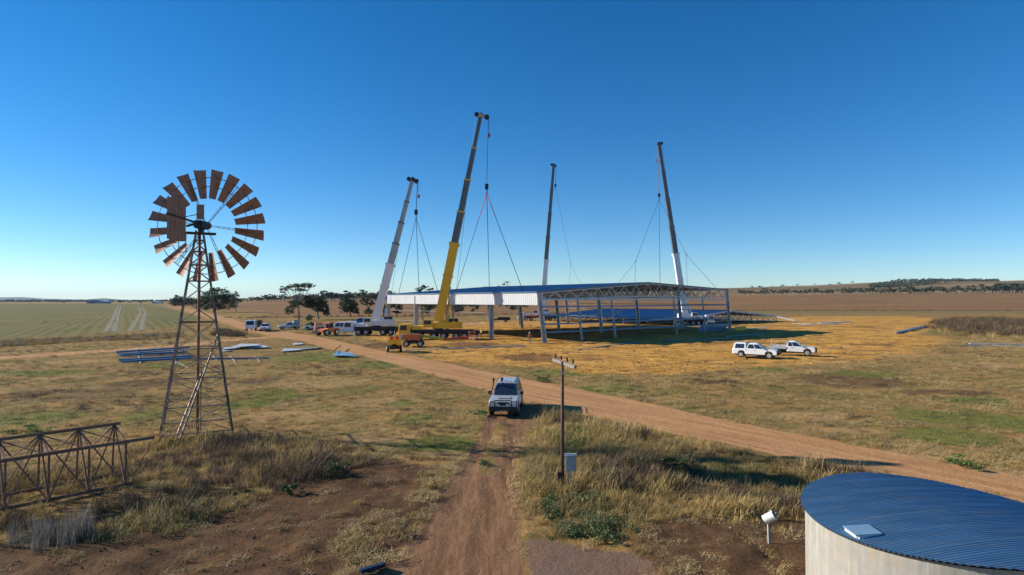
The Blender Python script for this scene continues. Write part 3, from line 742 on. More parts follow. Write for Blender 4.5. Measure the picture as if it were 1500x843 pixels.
def build_shed():
    z0, zr, z1 = 8.35, 10.45, 9.4
    rt = thing('hay_shed', 'long open steel shed with a blue roof and white left fascia, hoisted by four cranes', 'shed', N0)
    O = Vector((0, 0, 0)); nb = 12
    roofing(rt, O, z0, zr, z1, nb)
    for k in range(nb + 1):
        mb = MB(); truss(mb, O + LD * (LEN * k / nb), z0, zr, z1, 7.1, 7.6); mb.build('roof_truss', 'galv_steel' if k else 'galv_white', rt)
    # trim at the gable and right edge
    for k, s_ in enumerate((0, 1)):
        mb = MB(); a, b = (0, WID / 2) if k == 0 else (WID / 2, WID)
        mb.bar(O + GD * (a - .3 * (k == 0)) - LD * .12 + Vector((0, 0, roof_z(a, z0, zr, z1) + .08)), O + GD * (b + .3 * k) - LD * .12 + Vector((0, 0, roof_z(b, z0, zr, z1) + .08)), .06, .3)
        mb.build('barge_board', 'boom_dark', rt)
    # fascia of ribbed white cladding along the left eave
    bays = [0, 13.2, 26.5, 39.7, LEN]
    for a, b in zip(bays[:-1], bays[1:]):
        prof = []; n = max(2, round((b - a) / .5))
        for i in range(n):
            t0 = a + (b - a - .02) * i / n; w_ = (b - a - .02) / n
            prof += [(t0, 0), (t0 + w_ * .72, 0), (t0 + w_ * .8, .03), (t0 + w_ * .94, .03)]
        prof.append((b - .02, 0)); vs = []
        for t, d in prof:
            for z_ in (6.28, z0 + .02):
                p = O + LD * t - GD * (.40 + d); vs.append((p.x, p.y, z_))
        mb = MB(); mb.add(vs, [(2 * i, 2 * i + 1, 2 * i + 3, 2 * i + 2) for i in range(len(prof) - 1)]); mb.build('wall_cladding', 'cladding_white', rt)
    mb = MB(); p = O - GD * .3; mb.bar(p + Vector((0, 0, 6.35)), p + LD * LEN + Vector((0, 0, 6.35)), .12, .18); mb.build('eave_beam', 'galv_steel', rt)
    mb = MB(); p = O - GD * .52; mb.bar(p + Vector((0, 0, z0 + .1)), p + LD * LEN + Vector((0, 0, z0 + .1)), .22, .14); mb.build('gutter', 'roof_blue', rt)
    def col(base, top, w=.42, m='galv_steel', name='column'):
        mb = MB(); base = Vector(base); top = Vector(top)
        d = (top - base); ax = d.normalized(); a = ax.cross(LD).normalized()
        for sg in (-1, 1): mb.bar(base + a * sg * w * .45, top + a * sg * w * .45, .05, w * .9, up=a)
        mb.bar(base, top, .05, w * .85, up=LD)
        mb.box(base + Vector((0, 0, .03)), (w * 1.5, w * 1.5, .06)); mb.build(name, m, rt)
    ln = GD * 1.25                                        # the gable and right-hand columns still hang tilted
    up = lambda z_: Vector((0, 0, z_))
    col(O + ln + up(.05), O + up(z0), .62)
    for t in (14.7, 27.4, 39.4, 52): col(O + LD * t + GD * (1.4 if t < 20 else 0) + up(.05), O + LD * t + GD * (1.4 if t < 20 else 0) + up(z0 - .3), .62, 'galv_white' if t > 30 else 'galv_steel')
    for t in (0, 13, 26, 39, 52): col(O + GD * WID + LD * t + ln + up(.05), O + GD * WID + LD * t + up(z1), .7)
    for t in (13, 26, 39, 52): col(O + GD * 29 + LD * t + ln * .8 + up(.05), O + GD * 29 + LD * t + up(8.2), .5)
    gs = [9, 18, 37.4, 48]
    for s_ in gs: col(O + GD * s_ + ln + up(.05), O + GD * s_ + up(7.9), .3, name='gable_post')
    for s_ in (9, 18, 40, 49): col(O + GD * s_ + LD * LEN + ln + up(.05), O + GD * s_ + LD * LEN + up(7.9), .3, name='gable_post')
    for k, z_ in enumerate((1.7, 3.1, 4.6, 6.0, 7.2)):
        st = [0, 18, 37.4, WID] if k != 2 else [0, 18]
        for a, b in zip(st[:-1], st[1:]):
            f = 1 - z_ / 8.4; mb = MB(); o_ = O - LD * .28 + up(z_)
            mb.bar(o_ + GD * a + ln * f, o_ + GD * b + ln * f, .12, .24); mb.build('girt', 'purlin_blue' if z_ < 6.5 else 'galv_steel', rt)
    for k, z_ in enumerate((2.6, 4.8, 6.1)):             # girts on the left wall
        mb = MB(); o_ = O + LD * 14.7 + up(z_); mb.bar(o_, O + LD * LEN + up(z_), .05, .09); mb.build('girt', 'girt_dull', rt)
        mb = MB(); o_ = O + GD * WID + ln * (1 - z_ / 8.4) + up(z_); mb.bar(o_, o_ + LD * LEN, .06, .14); mb.build('girt', 'girt_dull', rt)
    for a, b in (((26, .4), (39, 7.2)), ((39, .4), (26, 7.2))):
        p = O + GD * WID + LD * a[0] + up(a[1]) + ln * .9; q = O + GD * WID + LD * b[0] + up(b[1]) + ln * .1
        mb = MB(); mb.bar(p, q, .10); mb.build('cross_brace', 'galv_steel', rt)
    # second roof on its stands
    C2 = gp(1132, 470.5); C2 = Vector((C2.x, 200.0, 0)); O2 = C2 - GD * WID
    r2 = thing('grounded_roof', 'low blue shed roof on the ground behind the open shed, awaiting its lift', 'roof', O2)
    roofing(r2, O, 1.5, 3.75, 1.7, 6)
    for k in range(7):
        mb = MB(); truss(mb, O + LD * (LEN * k / 6), 1.5, 3.75, 1.7, .35, .35); mb.build('roof_truss', 'galv_steel', r2)
    for k in range(2):
        mb = MB(); a, b = (0, WID / 2) if k == 0 else (WID / 2, WID)
        mb.bar(O + GD * a - LD * .15 + up(roof_z(a, 1.5, 3.75, 1.7) + .1), O + GD * b - LD * .15 + up(roof_z(b, 1.5, 3.75, 1.7) + .1), .08, .3); mb.build('barge_board', 'cladding_white', r2)
    mb = MB(); mb.bar(O + GD * (WID / 2 + .5) + up(4.05), O + GD * (WID / 2 + .5) + LD * LEN + up(4.05), .5, .12); mb.build('ridge_edge', 'cladding_white', r2)
    for k in range(7):
        for s_ in (0, 14.5, 29, 43.5, 58):
            mb = MB(); p = O + GD * s_ + LD * (LEN * k / 6); mb.box(p + up(.2), (.5, .5, .42)); mb.build('stand', 'galv_steel', r2)
build_shed()

# ------------------------------------------------------------------ cranes
def crane(name_, label, loc, head, spec, pivot, tip, base_frac, secs, mats, hook, aux, group='mobile cranes around the shed'):
    loc = Vector(loc); rt = thing('mobile_crane', label, 'crane', loc, 0, group)
    T = Matrix.Rotation(R(head), 4, 'Z'); body, boomm, carr = mats; L = spec['L']; na = spec['axles']; wd = 2.75
    def mk(): return MB(T)
    mb = mk(); mb.box((-.3, 0, 1.32), (L - 1.6, 1.5, .62)); mb.box((-.2, 0, 1.72), (L - 2.4, wd, .10))
    for i in range(5): mb.box((-L / 2 + 1.4 + i * (L - 4) / 4.5, 0, 1.15), (.9, wd - .1, .5))
    mb.box((-L / 2 + .5, 0, 1.2), (.5, wd, .8)); mb.build('chassis', carr, rt, bevel=.03)
    mb = mk(); mb.box((-.4, -wd / 2 + .06, 1.52), (L - 3.6, .10, .36)); mb.box((-.4, wd / 2 - .06, 1.52), (L - 3.6, .10, .36)); mb.build('side_skirt', spec.get('skirt', carr), rt)
    # cab: raked front
    xf = L / 2; mb = mk()
    prof = [(xf - 2.3, .75), (xf - .05, .75), (xf, 1.5), (xf - .28, 2.75), (xf - 2.1, 2.85), (xf - 2.3, 2.2)]
    mb.prism(prof, [(-wd / 2, .95), (-wd / 2 + .1, 1), (wd / 2 - .1, 1), (wd / 2, .95)]); cab = mb.build('carrier_cab', body, rt, bevel=.04)
    mb = mk(); mb.poly([(xf + .015, -1.1, 1.55), (xf + .015, 1.1, 1.55), (xf - .24, 1.05, 2.62), (xf - .24, -1.05, 2.62)]); mb.build('windscreen', 'glass', cab)
    for sg in (-1, 1):
        mb = mk(); y_ = sg * (wd / 2 + .012); mb.poly([(xf - 1.6, y_, 1.7), (xf - .3, y_, 1.7), (xf - .45, y_, 2.55), (xf - 1.6, y_, 2.55)]); mb.build('side_window', 'glass', cab)
        mb = mk(); mb.box((xf + .03, sg * .95, 1.0), (.06, .35, .2)); mb.build('headlight', 'lamp_glass', cab)
        mb = mk(); mb.bar((xf - .2, sg * 1.35, 2.3), (xf + .1, sg * 1.65, 2.3), .04); mb.box((xf + .12, sg * 1.68, 2.15), (.08, .22, .5)); mb.build('mirror', 'black_steel', cab)
    mb = mk(); mb.box((xf - .02, 0, .68), (.25, wd - .1, .32)); mb.build('bumper', body, rt, bevel=.03)
    mb = mk(); mb.box((xf - 3.4, 0, 2.1), (1.9, wd - .3, .75)); mb.build('engine_cover', body, rt, bevel=.04)
    # wheels
    xs = spec['xs']
    for x_ in xs:
        for sg in (-1, 1):
            mb = mk(); y0, y1 = sg * (wd / 2 - .42), sg * (wd / 2 + .02)
            mb.tube((x_, y0, .66), (x_, y1, .66), .66, n=18); w_ = mb.build('wheel', 'rubber', rt, bevel=.05)
            mb = mk(); mb.tube((x_, y1 + sg * .06, .66), (x_, y1 + sg * .085, .66), .36, .33, n=14); mb.tube((x_, y1 + sg * .085, .66), (x_, y1 + sg * .14, .66), .14, n=8); mb.build('rim', spec.get('rim', 'rim_steel'), w_)
    for x_ in (L / 2 - 2.9, -L / 2 + .7):
        for sg in (-1, 1):
            mb = mk(); mb.bar((x_, sg * .7, 1.2), (x_, sg * 3.1, 1.2), .3, .32); mb.build('outrigger', carr, rt)
            mb = mk(); mb.tube((x_, sg * 3.0, 1.3), (x_, sg * 3.0, .14), .10); mb.tube((x_, sg * 3.0, .14), (x_, sg * 3.0, .03), .38, n=12); mb.build('outrigger_foot', 'galv_steel', rt)
    # superstructure
    tx = spec['turn']; P = Vector(pivot) - loc; TT = Vector(tip) - loc
    mb = mk(); mb.tube((tx, 0, 1.7), (tx, 0, 2.0), .95, n=20); mb.build('slew_ring', 'black_steel', rt)
    bx = spec['super']
    mb = mk(); mb.box((tx + bx[0], 0, 2.55), (bx[1], 2.4, 1.05)); mb.box((tx + bx[0], 0, 3.25), (bx[1] * .55, .9, .5)); mb.build('superstructure', body, rt, bevel=.05)
    cwx = tx + bx[2]
    for k in range(3):
        mb = mk(); mb.box((cwx, 0, 2.2 + k * .42), (bx[3], 2.75, .38)); mb.build('counterweight', body, rt, bevel=.04)
    mb = mk(); c = (tx + spec['ocab'], -1.25 if spec.get('near', 1) else 1.25, 2.9)
    mb.box(c, (1.7, .85, 1.35)); oc = mb.build('operator_cab', spec.get('ocabm', body), rt, bevel=.06)
    mb = mk(); sy = -1 if spec.get('near', 1) else 1; mb.box((c[0] + .05, c[1] + sy * .42, 3.1), (1.25, .04, .7)); mb.box((c[0] + .86, c[1], 3.1), (.04, .65, .8)); mb.build('cab_window', 'glass', oc)
    for k in range(2):
        mb = mk(); mb.tube((tx + bx[0] - 1.1 - k * .9, -.5, 3.45), (tx + bx[0] - 1.1 - k * .9, .5, 3.45), .36, n=14); mb.build('winch', 'black_steel', rt)
    if spec.get('emblem'):
        mb = mk(); e = (cwx - .2, -1.385, 2.62); mb.tube((e[0], -1.378, e[2]), (e[0], -1.40, e[2]), .34, n=18); mb.m = 1; mb.box((e[0], -1.41, e[2]), (.34, .02, .13)); mb.build('emblem_disc', ['blue_paint', 'car_white'], rt)
    # boom
    d = TT - P; ax = d.normalized(); LB = d.length; side = ax.cross(Vector((0, 1, 0))).normalized(); dep = side.cross(ax)
    w0, w1 = spec['w']; bl = LB * base_frac
    def sect(a, b, w, h, name, m, parent=rt):
        mb = MB(); p, q = P + ax * a, P + ax * b
        ring = []
        for o in (p, q): ring.append([o + side * (x_ * h / 2) + dep * (y_ * w / 2) for x_, y_ in ((-1, -.75), (-.6, -1), (1, -1), (1, 1), (-.6, 1), (-1, .75))])
        mb.loft(ring); return mb.build(name, m, parent)
    s0 = sect(-.9, bl, w0 * .85, w0, 'boom_base_section', body)
    for q, ln_, k in ((bl - .25, .5, 1.08), (bl * .55, .3, 1.02)):
        mb = MB(); o = P + ax * q; mb.bar(o, o + ax * ln_, w0 * k, w0 * (k + .12), up=side); mb.build('collar', body, s0)
    a = bl
    for k in range(secs):
        b = bl + (LB - bl) * (k + 1) / secs; w = w0 + (w1 - w0) * (k + 1) / secs - .08
        o = sect(a - .3, b, w * .85, w, 'boom_section', boomm)
        mb = MB(); q = P + ax * (b - .12); mb.bar(q, q + ax * .26, w * .98, w * 1.14, up=side); mb.build('collar', spec.get('collar', boomm), o)
        a = b
    hk = Vector(hook) - loc; sgn = 1 if hk.x > TT.x else -1
    hx = Vector((hk.x, hk.y, TT.z - .15)); hd = (Vector((hx.x, hx.y, 0)) - Vector((TT.x, TT.y, 0)))
    hd = hd.normalized() if hd.length > .05 else Vector((1, 0, 0))
    mb = MB(); mb.bar(TT - hd * .8 + Vector((0, 0, .15)), hx + hd * .4 + Vector((0, 0, .2)), .55, .5); mb.bar(TT - ax * .8, TT + ax * .7, .5, .6, up=side); hdo = mb.build('boom_head', spec.get('headm', 'black_steel'), rt)
    n_ = hd.cross(Vector((0, 0, 1)))
    for q in (hx, TT - hd * .7 + Vector((0, 0, .35))): mb = MB(); mb.tube(q - n_ * .28, q + n_ * .28, .42, n=14); mb.build('sheave', 'black_steel', hdo)
    mb = MB()
    for o in (-.22, 0, .22): mb.tube(hx + n_ * o + hd * .3, hk + n_ * o + Vector((0, 0, .9)), .035, n=4)
    mb.build('hoist_rope', 'rope', rt)
    mb = MB(); mb.box(hk + Vector((0, 0, .55)), (.62, .5, .95)); mb.tube(hk + Vector((0, 0, .1)), hk + Vector((0, 0, -.25)), .16, .10)
    mb.path([hk + Vector((0, 0, -.2)), hk + Vector((.2, 0, -.45)), hk + Vector((.05, 0, -.68)), hk + Vector((-.17, 0, -.5))], .07); mb.build('hook_block', 'black_steel', rt, bevel=.02)
    if aux:
        ak = Vector(aux) - loc; top = Vector((ak.x, ak.y, TT.z))
        mb = MB(); mb.bar(hx + hd * .3 + Vector((0, 0, .2)), top + Vector((0, 0, .1)), .14); mb.tube(top, ak + Vector((0, 0, .4)), .03, n=4); mb.build('auxiliary_rope', 'rope', rt)
        mb = MB(); mb.tube(ak + Vector((0, 0, .55)), ak + Vector((0, 0, .1)), .12, .26, n=8); mb.tube(ak + Vector((0, 0, .1)), ak + Vector((0, 0, -.3)), .26, .08, n=8); mb.build('auxiliary_hook', 'red_paint', rt)
    # lift ram and the line running back up the boom
    rb = Vector((T @ Vector((tx + spec['ram'], 0, 2.3)))); rm = P + ax * bl * spec.get('ramt', .55) + side * (.5 if side.z < 0 else -.5) * w0
    mid = rb + (rm - rb) * .55
    mb = MB(); mb.tube(rb, mid, .26, n=10); r_ = mb.build('lift_cylinder', body, rt, smooth=True)
    mb = MB(); mb.tube(mid, rm, .16, n=8); mb.build('piston', 'chrome', r_, smooth=True)
    mb = MB(); back = T @ Vector((tx + bx[0] - 1.5, 0, 3.6)); mb.tube(back, TT + Vector((0, 0, .3)) - hd * .9, .028, n=4); mb.build('winch_rope', 'rope', rt)
    return rt

def slings(label, hook, ends, red=0., group='lifting slings under the hooks', mids=None):
    hook = Vector(hook) - Vector((0, 0, .6)); rt = thing('lifting_sling', label, 'sling', hook, 0, group)
    for e in ends:
        e = Vector(e) - hook; mb = MB()
        if red: mb.tube((0, 0, 0), e * red, .07, n=5); 
        mb.m = 1; mb.tube(e * red, e, .055, n=5); mb.build('sling_leg', ['sling_red', 'sling_blue'], rt)
    for a, bs in (mids or []):
        a = Vector(a) - hook; mb = MB(); mb.m = 1; mb.tube((0, 0, 0), a, .045, n=5)
        for b in bs: mb.tube(a, Vector(b) - hook, .035, n=4)
        mb.tube(a + Vector((0, 0, .15)), a - Vector((0, 0, .15)), .12, n=6); mb.build('sling_leg', ['sling_red', 'sling_blue'], rt)
    return rt

def on_roof(px, s):                         # a lifting point on the roof: s across the gable, seen at column px
    k = (px - CX) / F; b = N0 + GD * s
    t = (b.x - k * b.y) / (k * LD.y - LD.x)
    p = b + LD * t; p.z = roof_z(s, 8.35, 10.45, 9.4) + .2
    return p

cg = gp(643, 497.3); D = cg.y
tipY = at(704, 171, D)
crane('yellow', 'bright yellow mobile crane with dark boom in front of the white fascia', (cg.x, D, 0), 180, dict(L=14.4, axles=5, xs=(3.45, .8, -.95, -3.2, -4.75), turn=.2, super=(-1.3, 4.4, -3.5, 1.7), ocab=1.6, near=0, w=(1.55, .72), ram=-1.6, ramt=.42, collar='yellow_paint', headm='boom_grey', rim='rim_steel'),
      at(644, 464, D), tipY, .36, 4, ('yellow_paint', 'boom_dark', 'black_steel'), at(713, 278, D), at(716.5, 200, D))
slings('red and blue slings spreading from the yellow crane hook to the roof', at(713, 278, D), [on_roof(668, 2), on_roof(717, 5), on_roof(766, 2)], .24)
c1 = gp(546, 491.5); D1 = c1.y
crane('white', 'white mobile crane with grey boom, leftmost of the cranes', (c1.x, D1, 0), 180, dict(L=11.4, axles=4, xs=(2.6, 1.05, -2.3, -3.9), turn=-.6, super=(-1.0, 3.4, -2.5, 2.4), ocab=1.3, near=0, w=(1.5, .75), ram=-2.0, ramt=.4, emblem=1, collar='boom_dark'),
      at(553, 461, D1), at(604, 265, D1), .37, 4, ('white_paint', 'boom_grey', 'black_steel'), at(609.5, 315, D1), at(613.5, 289, D1))
slings('three blue slings hanging from the white leftmost crane hook to the far eave', at(609.5, 315, D1), [on_roof(584, 1), on_roof(614, 4), on_roof(642, 1)], 0.)
c2 = gp(787, 470); D2 = c2.y
crane('far', 'white mobile crane beyond the shed, second from the right, its boom upright', (c2.x, D2, 0), 180, dict(L=13.5, axles=4, xs=(4.0, 2.2, -2.6, -4.4), turn=-.6, super=(-1.0, 3.4, -2.6, 2.2), ocab=1.3, near=0, w=(1.65, 1.0), ram=-1.5, ramt=.4, skirt='red_paint'),
      at(794, 455, D2), at(811, 243, D2), .345, 4, ('white_paint', 'boom_dark', 'black_steel'), at(813.5, 274, D2), None)
e2 = [at(849, 418, D2 * .93), at(833, 418, D2 * .93)]
slings('thin slings running from the upright far crane hook down behind the roof', at(813.5, 274, D2), [], 0., mids=[(at(836, 386, D2 * .95), [on_roof(853, 44), on_roof(834, 50)])])
c3 = gp(1015, 476.6); D3 = c3.y
crane('right', 'white mobile crane with tall dark boom leaning left, rightmost of the cranes', (c3.x, D3, 0), 0, dict(L=11.6, axles=5, xs=(2.7, 1.2, -.3, -2.6, -4.1), turn=-1.2, super=(-.6, 3.2, -2.0, 1.8), ocab=1.3, near=1, w=(1.6, .95), ram=1.4, ramt=.4),
      at(1003, 458, D3), at(965.5, 212, D3), .345, 4, ('white_paint', 'boom_dark', 'black_steel'), at(965.5, 289, D3), at(961, 236, D3))
slings('slings fanning out from the rightmost crane hook to both sides of the ridge', at(965.5, 289, D3), [on_roof(967, 33)], 0., mids=[(at(931, 383, D3 * .87), [on_roof(906, 30), on_roof(930, 33)]), (at(1005, 373, D3 * .80), [on_roof(1050, 56), on_roof(1007, 46)])])

# ------------------------------------------------------------------ windmill
def windmill():
    c = Vector((-16.5, 31.3, 0)); c.z = hz(c.x, c.y)
    rt = thing('windmill', 'tall rusty farm windmill with a bladed wheel on a lattice tower', 'windmill', c)
    a0 = R(27.5); r_ = Vector((math.cos(a0), math.sin(a0), 0)); d_ = Vector((-math.sin(a0), math.cos(a0), 0))
    ZT, HB, HT = 10.75, 1.68, .17
    def leg(i, z):
        sx, sy = ((-1, -1), (1, -1), (1, 1), (-1, 1))[i]; k = HB + (HT - HB) * z / ZT
        return r_ * sx * k + d_ * sy * k + Vector((0, 0, z))
    for i in range(4):
        mb = MB(); p, q = leg(i, -.15), leg(i, ZT); mb.bar(p, q, .085, .012); mb.bar(p + r_ * (.036 if i in (0, 3) else -.036), q + r_ * (.036 if i in (0, 3) else -.036), .012, .085); mb.build('leg', 'old_galv', rt)
    zs = [.45, 1.75, 3.15, 4.6, 5.95, 7.1, 8.1, 8.95, 9.65, 10.25]
    for z in zs:
        for i in range(4):
            mb = MB(); mb.bar(leg(i, z), leg((i + 1) % 4, z), .05, .05); mb.build('girt', 'rust_steel' if z > 5 else 'old_galv', rt)
    for k in range(len(zs) - 1):
        for i in range(4):
            for j in (0, 1):
                mb = MB(); p = leg((i + j) % 4, zs[k]); q = leg((i + 1 - j) % 4, zs[k + 1]); mb.bar(p, q, .032, .032); mb.build('brace', 'old_galv', rt)
    mb = MB(); mb.tube((0, 0, -.1), (0, 0, ZT), .075, n=8); mb.build('pump_pipe', 'rust_steel', rt, smooth=True)
    mb = MB(); mb.tube((.14, .05, .0), (.14, .05, 4.0), .025, n=6); mb.build('pump_rod', 'old_galv', rt)
    for p, q in (((-1.25, -1.95, .0), (.55, .25, 4.9)), ((-1.02, -2.0, .0), (1.02, .9, 5.35))):
        pass
    # platform of boards, one board each
    for k in range(5):
        mb = MB(); o = d_ * (-.42 + .21 * k) + Vector((0, 0, 10.62 + .01 * (k % 2))); mb.bar(o - r_ * .78, o + r_ * .78, .17, .045); mb.build('platform_board', 'dark_wood', rt)
    lad = thing('ladder', None, None, (0, 0, 0)); lad.parent = rt
    for sx in (-.95, -.62):
        mb = MB(); o = r_ * sx - d_ * .2; mb.bar(o + Vector((0, 0, 9.55)), o + Vector((0, 0, 10.6)), .03); mb.build('stile', 'old_galv', lad)
    for k in range(4):
        mb = MB(); o = -d_ * .2 + Vector((0, 0, 9.6 + .28 * k)); mb.bar(o - r_ * .95, o - r_ * .62, .025); mb.build('rung', 'old_galv', lad)
    # head: gearbox, hub, wheel on the far side, tail towards the viewer
    n = Vector((.06, -1, 0)).normalized(); sd = Vector((0, 0, 1)).cross(n).normalized() * -1; H = Vector((.08, .0, 11.12)); upv = Vector((0, 0, 1))
    mb = MB(); mb.box(H + Vector((0, 0, -.05)), (.42, .9, .42), Matrix.Rotation(.06, 3, 'Z')); mb.tube(H - upv * .5, H - upv * .2, .16, n=10); mb.build('gearbox', 'black_steel', rt, bevel=.05)
    mb = MB(); mb.box(H + Vector((.0, -.1, .62)), (.38, .05, .78)); mb.build('weight_plate', 'rust_blade', rt)
    mb = MB(); mb.bar(H + sd * .15 + upv * .05, H + sd * .75 - upv * .12, .1); mb.build('brake_arm', 'black_steel', rt)
    wc = H - n * .68; RW = 3.03
    wh = MB(); wh.tube(H, wc - n * .1, .07, n=8); wh.tube(wc + n * .1, wc - n * .12, .2, n=14); wheel = wh.build('wheel', 'rust_steel', rt)
    def polar(r, t, o=0.): return wc + (sd * math.sin(t) + upv * math.cos(t)) * r - n * o
    for rr in (.70, .865):
        mb = MB(); pts = [polar(RW * rr, 2 * math.pi * i / 40, .06) for i in range(41)]; mb.path(pts, .022, n=4); mb.build('ring', 'rust_steel', wheel)
    for k in range(6):
        t = R(22 + 60 * k)
        for off in (-.05, .05):
            mb = MB(); mb.bar(polar(.15, t + off * 4, -.1), polar(RW * .865, t + off * .5, .05), .03, .02); mb.build('arm', 'rust_steel', wheel)
        mb = MB()
        for j in range(7): mb.bar(polar(.5 + j * .27, t - .035 / (.5 + .27 * j) , 0), polar(.5 + .27 * j + .2, t + .035 / (.6 + .27 * j), 0), .014)
        tag(mb.build('arm_lacing', 'rust_steel', wheel), kind='stuff')
    for k in range(20):
        t = R(-10 + 18 * k); tw = -math.sin(R(28)); mb = MB(); rows = []
        e = (sd * math.cos(t) - upv * math.sin(t)); rd = (sd * math.sin(t) + upv * math.cos(t))
        for j, rr in enumerate((.485, .66, .83, 1.0)):
            wd = .15 + (.275 - .15) * j / 3; row = []
            for i in range(5):
                u = -1 + i * .5; cam_ = .055 * (1 - u * u)
                row.append(wc + rd * RW * rr + e * wd * u - n * (cam_ + u * wd * tw))
            rows.append(row)
        vs = [p for r in rows for p in r] + [p - n * .006 for r in rows for p in r]; f = []
        for j in range(3):
            for i in range(4):
                q = (j * 5 + i, j * 5 + i + 1, j * 5 + i + 6, j * 5 + i + 5); f.append(q); f.append(tuple(x + 20 for x in reversed(q)))
        mb.add(vs, f); mb.build('blade', 'rust_blade', wheel)
    tail = MB(); tail.bar(H + n * .2, H + n * 3.5 + upv * .05, .07, .09); tail.bar(H + n * .2 + upv * .5, H + n * 1.9 + upv * .1, .035); tb = tail.build('tail_boom', 'dark_wood', rt)
    for k in range(5):                                     # vane of five ribbed strips
        mb = MB(); s0 = 1.72 + k * .35; o = H + n * s0; q = H + n * (s0 + .335)
        hh = (1.06, 1.1, 1.12, 1.1, 1.05)[k]; z0 = -.08 - (.05 if k == 4 else 0)
        mb.bar(o + upv * z0, q + upv * z0, .022, 2 * hh - .1); mb.bar(o + n * .02 + upv * (z0 - hh + .05), o + n * .02 + upv * (z0 + hh - .05), .05, .05); mb.build('vane_strip', 'rust_blade', rt)
    # loose bore casings leaning inside the tower
    for lb, p, q in (('long rusty bore pipe leaning in the windmill tower, the left of two', (253, 653), (296, 545)), ('long rusty bore pipe leaning in the windmill tower, the right of two', (260, 653), (321, 486))):
        b = gp(*p); b.z = hz(b.x, b.y) ; t = at(q[0], q[1], b.y + 2.4)
        mb = MB(); mb.tube((0, 0, -.05), t - b, .05, n=8); o = mb.build('bore_pipe', 'old_galv', loc=b); tag(o, lb, 'pipe', 'pipes leaning in the windmill')
windmill()

# ------------------------------------------------------------------ fallen lattice tower section, lower left
def fallen_tower():
    b0, b1 = gp(-140, 783), gp(184, 716); ax = (b1 - b0).normalized(); L = (b1 - b0).length; pr = Vector((ax.y, -ax.x, 0)) * -1
    rt = thing('lattice_section', 'rusty steel lattice tower section lying on the grass, left foreground', 'lattice tower', b0)
    up = Vector((0, 0, 1))
    off = {'b': up * .12, 'f': up * 1.72, 't': up * 2.18 + pr * 1.45, 'k': up * .15 + pr * 1.7}
    n = 5
    def P(k, i): return ax * (L * i / n) + off[k]
    for k in 'bftk':
        mb = MB(); e = ax * (.95 if k == 'f' else .2); mb.bar(P(k, 0), P(k, n) + e, .11, .02); mb.bar(P(k, 0) + up * .045, P(k, n) + e + up * .045, .02, .11); mb.build('chord', 'rust_steel', rt)
    for i in range(n + 1):
        for a, b in ('bf', 'ft', 'tb', 'kt'):
            mb = MB(); mb.bar(P(a, i), P(b, i), .055, .04); mb.build('strut', 'rust_steel', rt)
    for i in range(n):
        for a, b in ('bt', 'tb', 'tf', 'ft', 'kt'):
            mb = MB(); mb.bar(P(a, i), P(b, i + 1), .045, .03); mb.build('brace', 'rust_steel', rt)
    mb = MB(); mb.bar(P('f', n) + ax * .9, P('b', n) + ax * .1, .03); mb.build('brace', 'rust_steel', rt)
fallen_tower()

# ------------------------------------------------------------------ power pole
def pole():
    b = gp(824, 721); b.z = hz(b.x, b.y); top = 4.80
    rt = thing('power_pole', 'slim brown power pole with a crossarm and no wires, beside the track', 'power pole', b)
    mb = MB(); mb.tube((0, 0, -.3), (0, 0, top), .075, .06, 10); mb.build('shaft', 'pole_brown', rt, smooth=True)
    mb = MB(); mb.bar((-.09, -.05, -.3), (-.09, -.05, .75), .2, .16); mb.build('footing_post', 'dark_wood', rt)
    l, r = at(808, 530.5, 22.9) - b, at(838.5, 541.5, 20.7) - b
    m = (l + r) / 2; d = (r - l).normalized()
    mb = MB(); mb.bar(Vector((0, 0, top - .06)) - d * 1.2 + Vector((.06, .02, 0)), Vector((0, 0, top - .06)) + d * 1.2 + Vector((.06, .02, 0)), .09, .11); arm = mb.build('crossarm', 'old_wood', rt)
    for s in (-.95, -.3, .35, .95):
        mb = MB(); q = Vector((.06, .02, top)) + d * s; mb.tube(q, q + Vector((0, 0, .07)), .012, n=6); mb.tube(q + Vector((0, 0, .05)), q + Vector((0, 0, .12)), .055, .04, 10); mb.tube(q + Vector((0, 0, .12)), q + Vector((0, 0, .18)), .028, .04, 10); mb.build('insulator', 'black_steel', arm)
    mb = MB(); mb.bar(Vector((0, 0, top - .5)), Vector((.05, 0, top - .08)) + d * .5, .025); mb.build('arm_brace', 'old_galv', rt)
    mb = MB(); mb.box((.29, -.02, 1.07), (.40, .24, .56)); bx = mb.build('meter_box', 'box_grey', rt, bevel=.012)
    mb = MB(); mb.box((.29, -.15, 1.06), (.34, .02, .46)); mb.build('door', 'box_grey', bx)
    mb = MB(); mb.box((.29, -.02, 1.365), (.46, .32, .025)); mb.build('lid', 'box_grey', bx)
    mb = MB(); mb.tube((.42, -.165, 1.0), (.42, -.185, 1.0), .018, n=8); mb.build('latch', 'black_steel', bx)
    for z in (.9, 1.25):
        mb = MB(); mb.bar((0, 0, z), (.12, 0, z), .04); mb.build('bracket', 'old_galv', rt)
    for x in (.22, .30):
        mb = MB(); mb.tube((x, 0, -.1), (x, 0, .8), .022, n=8); mb.build('conduit', 'box_grey', rt)
pole()

